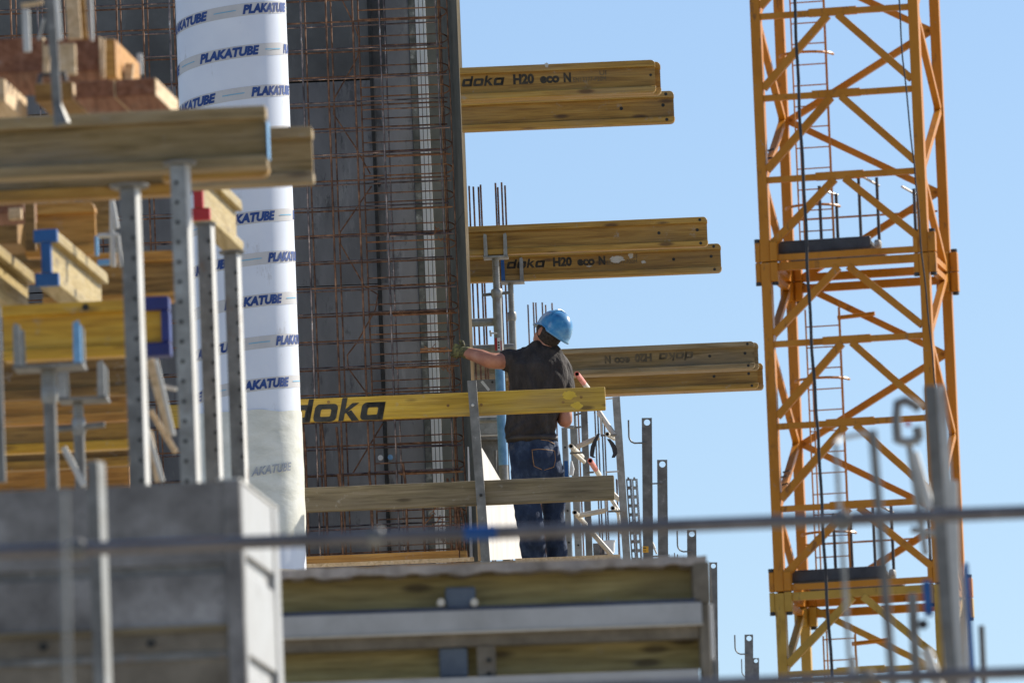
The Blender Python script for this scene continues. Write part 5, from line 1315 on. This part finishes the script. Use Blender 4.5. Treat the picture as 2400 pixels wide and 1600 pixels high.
# sunlit side, going away to the right
def side(y0, y1, z0, z1, x0, x1, mat, nm, b_=0): return MB().obox(c0, RA(YL), Na, Z, x0, x1, y0, y1, z0, z1).build(nm, mat, fb, bevel=b_)
sdp = .71
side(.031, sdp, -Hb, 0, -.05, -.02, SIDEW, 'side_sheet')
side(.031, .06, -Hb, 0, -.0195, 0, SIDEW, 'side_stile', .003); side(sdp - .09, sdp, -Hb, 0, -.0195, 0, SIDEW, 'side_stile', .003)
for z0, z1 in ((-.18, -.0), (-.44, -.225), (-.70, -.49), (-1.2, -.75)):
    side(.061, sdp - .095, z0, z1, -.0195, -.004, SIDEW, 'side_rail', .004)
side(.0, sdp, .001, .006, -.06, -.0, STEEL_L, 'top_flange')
MB().obox(c0, Ra, NA(YA), Z, -Wb, -.05, .031, sdp, -.05, -.0).build('top_sheet', STEEL_D, fb)
# railing posts in front of it
YR = rad(22)
def rpost(u, vb, vt, d, w_, lab, mat=STEEL_D):
    p = at(u, vb, d, YR); H = run_v(p, Z, vt); t = thing('railing_post', lab, 'railing post', p)
    MB().box(p, YR, 0, w_, 0, .05, 0, H).build('post_tube', mat, t, bevel=.003); MB().box(p, YR, w_ + .001, w_ + .004, .003, .047, 0, H).build('sunlit_side_plate', STEEL, t)  # side plate in lighter steel stands for the post's lit side
    MB().box(p, YR, -.001, w_ + .001, -.001, .051, H, H + .006).build('post_cap', STEEL, t); return t
rpost(221, 1660, 1086, 23.2, .027, 'blurred steel railing post in front of the grey form box, right side lit')
tag(MB().tube([at(160, 1660, 16.5, YA), at(150, 1150, 16.5, YA)], .0042, 8).build('thin_rod', STEEL, smooth=True), 'very blurred thin rod left of the railing post', 'rod')

# ------------------------------------------------------------------ big blurred edge form, lower middle
YF = rad(-2.5); DF = 34.0; ef = thing('edge_form', 'blurred slab edge form with a pale steel waling across the lower middle', 'formwork', at(1150, 1640, DF, YF))
def fband(v0, v1, u0, u1, dd, th, mat, nm, b_=0, name=None):
    """v0/v1 = bottom/top pixel rows at u = 1150"""
    q = at(1150, v0, DF + dd, YF); H = at(1150, v1, DF + dd, YF).z - q.z
    a = run_u(q, RA(YF), u0); b_2 = run_u(q, RA(YF), u1)
    return MB().box(q, YF, a, b_2, 0, th, 0, H).build(nm, mat, ef, bevel=b_)
fband(1410 + 10, 1332, 560, 1624, .10, .05, W_OLIVE, 'timber_sheet')
fband(1340, 1326, 560, 1612, .02, .5, W_GREY, 'top_plank', .004)
# ragged concrete lip along the top
m = MB(); q = at(1150, 1326, DF + .0, YF); a = run_u(q, RA(YF), 560); b_2 = run_u(q, RA(YF), 1655); nseg = 90; vs = []
for i in range(nseg + 1):
    x = a + (b_2 - a) * i / nseg
    lo = -.016 - .016 * abs(noise.noise(Vector((x * 5, 0, 0)))) - .010 * noise.noise(Vector((x * 17, 3, 0))); hi = .010 + .006 * noise.noise(Vector((x * 11, 7, 0)))
    for (y, z_) in ((-.02 + .012 * noise.noise(Vector((x * 9, 1, 1))), lo), (-.02, hi), (.5, hi), (.5, lo)): vs.append(q + RA(YF) * x + NA(YF) * y + Z * z_)
fs = []
for i in range(nseg):
    for j in range(4): fs.append((4 * i + j, 4 * i + (j + 1) % 4, 4 * i + 4 + (j + 1) % 4, 4 * i + 4 + j))
fs += [(0, 1, 2, 3), tuple(4 * nseg + j for j in (3, 2, 1, 0))]
m.add(vs, fs); m.build('concrete_lip', CONC, ef, smooth=False)
NAVY = rough_mat('dark_blue_steel_edge', [(.3, (.035, .045, .075)), (.6, (.06, .075, .12))], 6, .5, .2, .05)
SLATE = rough_mat('slate_blue_bracket', [(.3, (.07, .09, .12)), (.6, (.11, .135, .17))], 8, .5, .2, .1)
PALEW = rough_mat('pale_grey_waling', [(.3, (.36, .355, .34)), (.5, (.44, .435, .42)), (.72, (.52, .515, .50))], 4, .5, .1, .05)
fband(1426, 1418, 560, 1644, -.02, .14, NAVY, 'waling_top', .002)
fband(1476, 1426.5, 560, 1646, -.03, .012, PALEW, 'waling_face', .003)
fband(1480, 1476.5, 560, 1648, -.035, .16, CREAM, 'waling_lip')
fband(1511, 1480.5, 560, 1640, .0, .06, GREY_BROWN, 'lower_channel', .003)
fband(1582, 1511.5, 560, 1640, .12, .05, W_OLIVE, 'timber_sheet')
fband(1640, 1583, 560, 1640, -.03, .14, PALEW, 'lower_waling', .003)
fband(1425, 1372, 1046, 1116, .0, .09, SLATE, 'blue_bracket', .006)
for u in (1034, 1112):
    c = at(u, 1410, DF - .04, YF); MB().tube([c, c + NA(YF) * .05], [.0125, .0135], 16).build('bolt_head', CREAM, ef, smooth=True)
fband(1582, 1512, 1032, 1098, .02, .09, SLATE, 'blue_bracket', .006)
fband(1582, 1512, 1120, 1164, .0, .03, GREY_BROWN, 'perforated_plate', .003)
for v in (1546, 1578): MB().disc(at(1146, v, DF - .002, YF), -NA(YF), .008, .003).build('plate_hole', INK, ef)
fband(1500, 1425, 1170, 1172, -.0, .02, NAVY, 'weld_seam')
# end panel on the right
p0 = at(1694, 1640, DF - .02, YF)
q = at(1626, 1412, DF - .02, YF); H = at(1626, 1316, DF - .02, YF).z - q.z
MB().box(q, YF, 0, .058, 0, .12, 0, H).build('end_post', GREY_BROWN, ef, bevel=.004)
MB().box(q, YF, .018, .05, 0, .12, -.75, -.002).build('end_post_lower', GREY_BROWN, ef, bevel=.004)
MB().box(q, YF, .0505, .064, .02, .5, -.19, -.003).build('lit_end_plate', WHITE, ef, bevel=.003)  # white plate stands in for the sunlit strip on the end
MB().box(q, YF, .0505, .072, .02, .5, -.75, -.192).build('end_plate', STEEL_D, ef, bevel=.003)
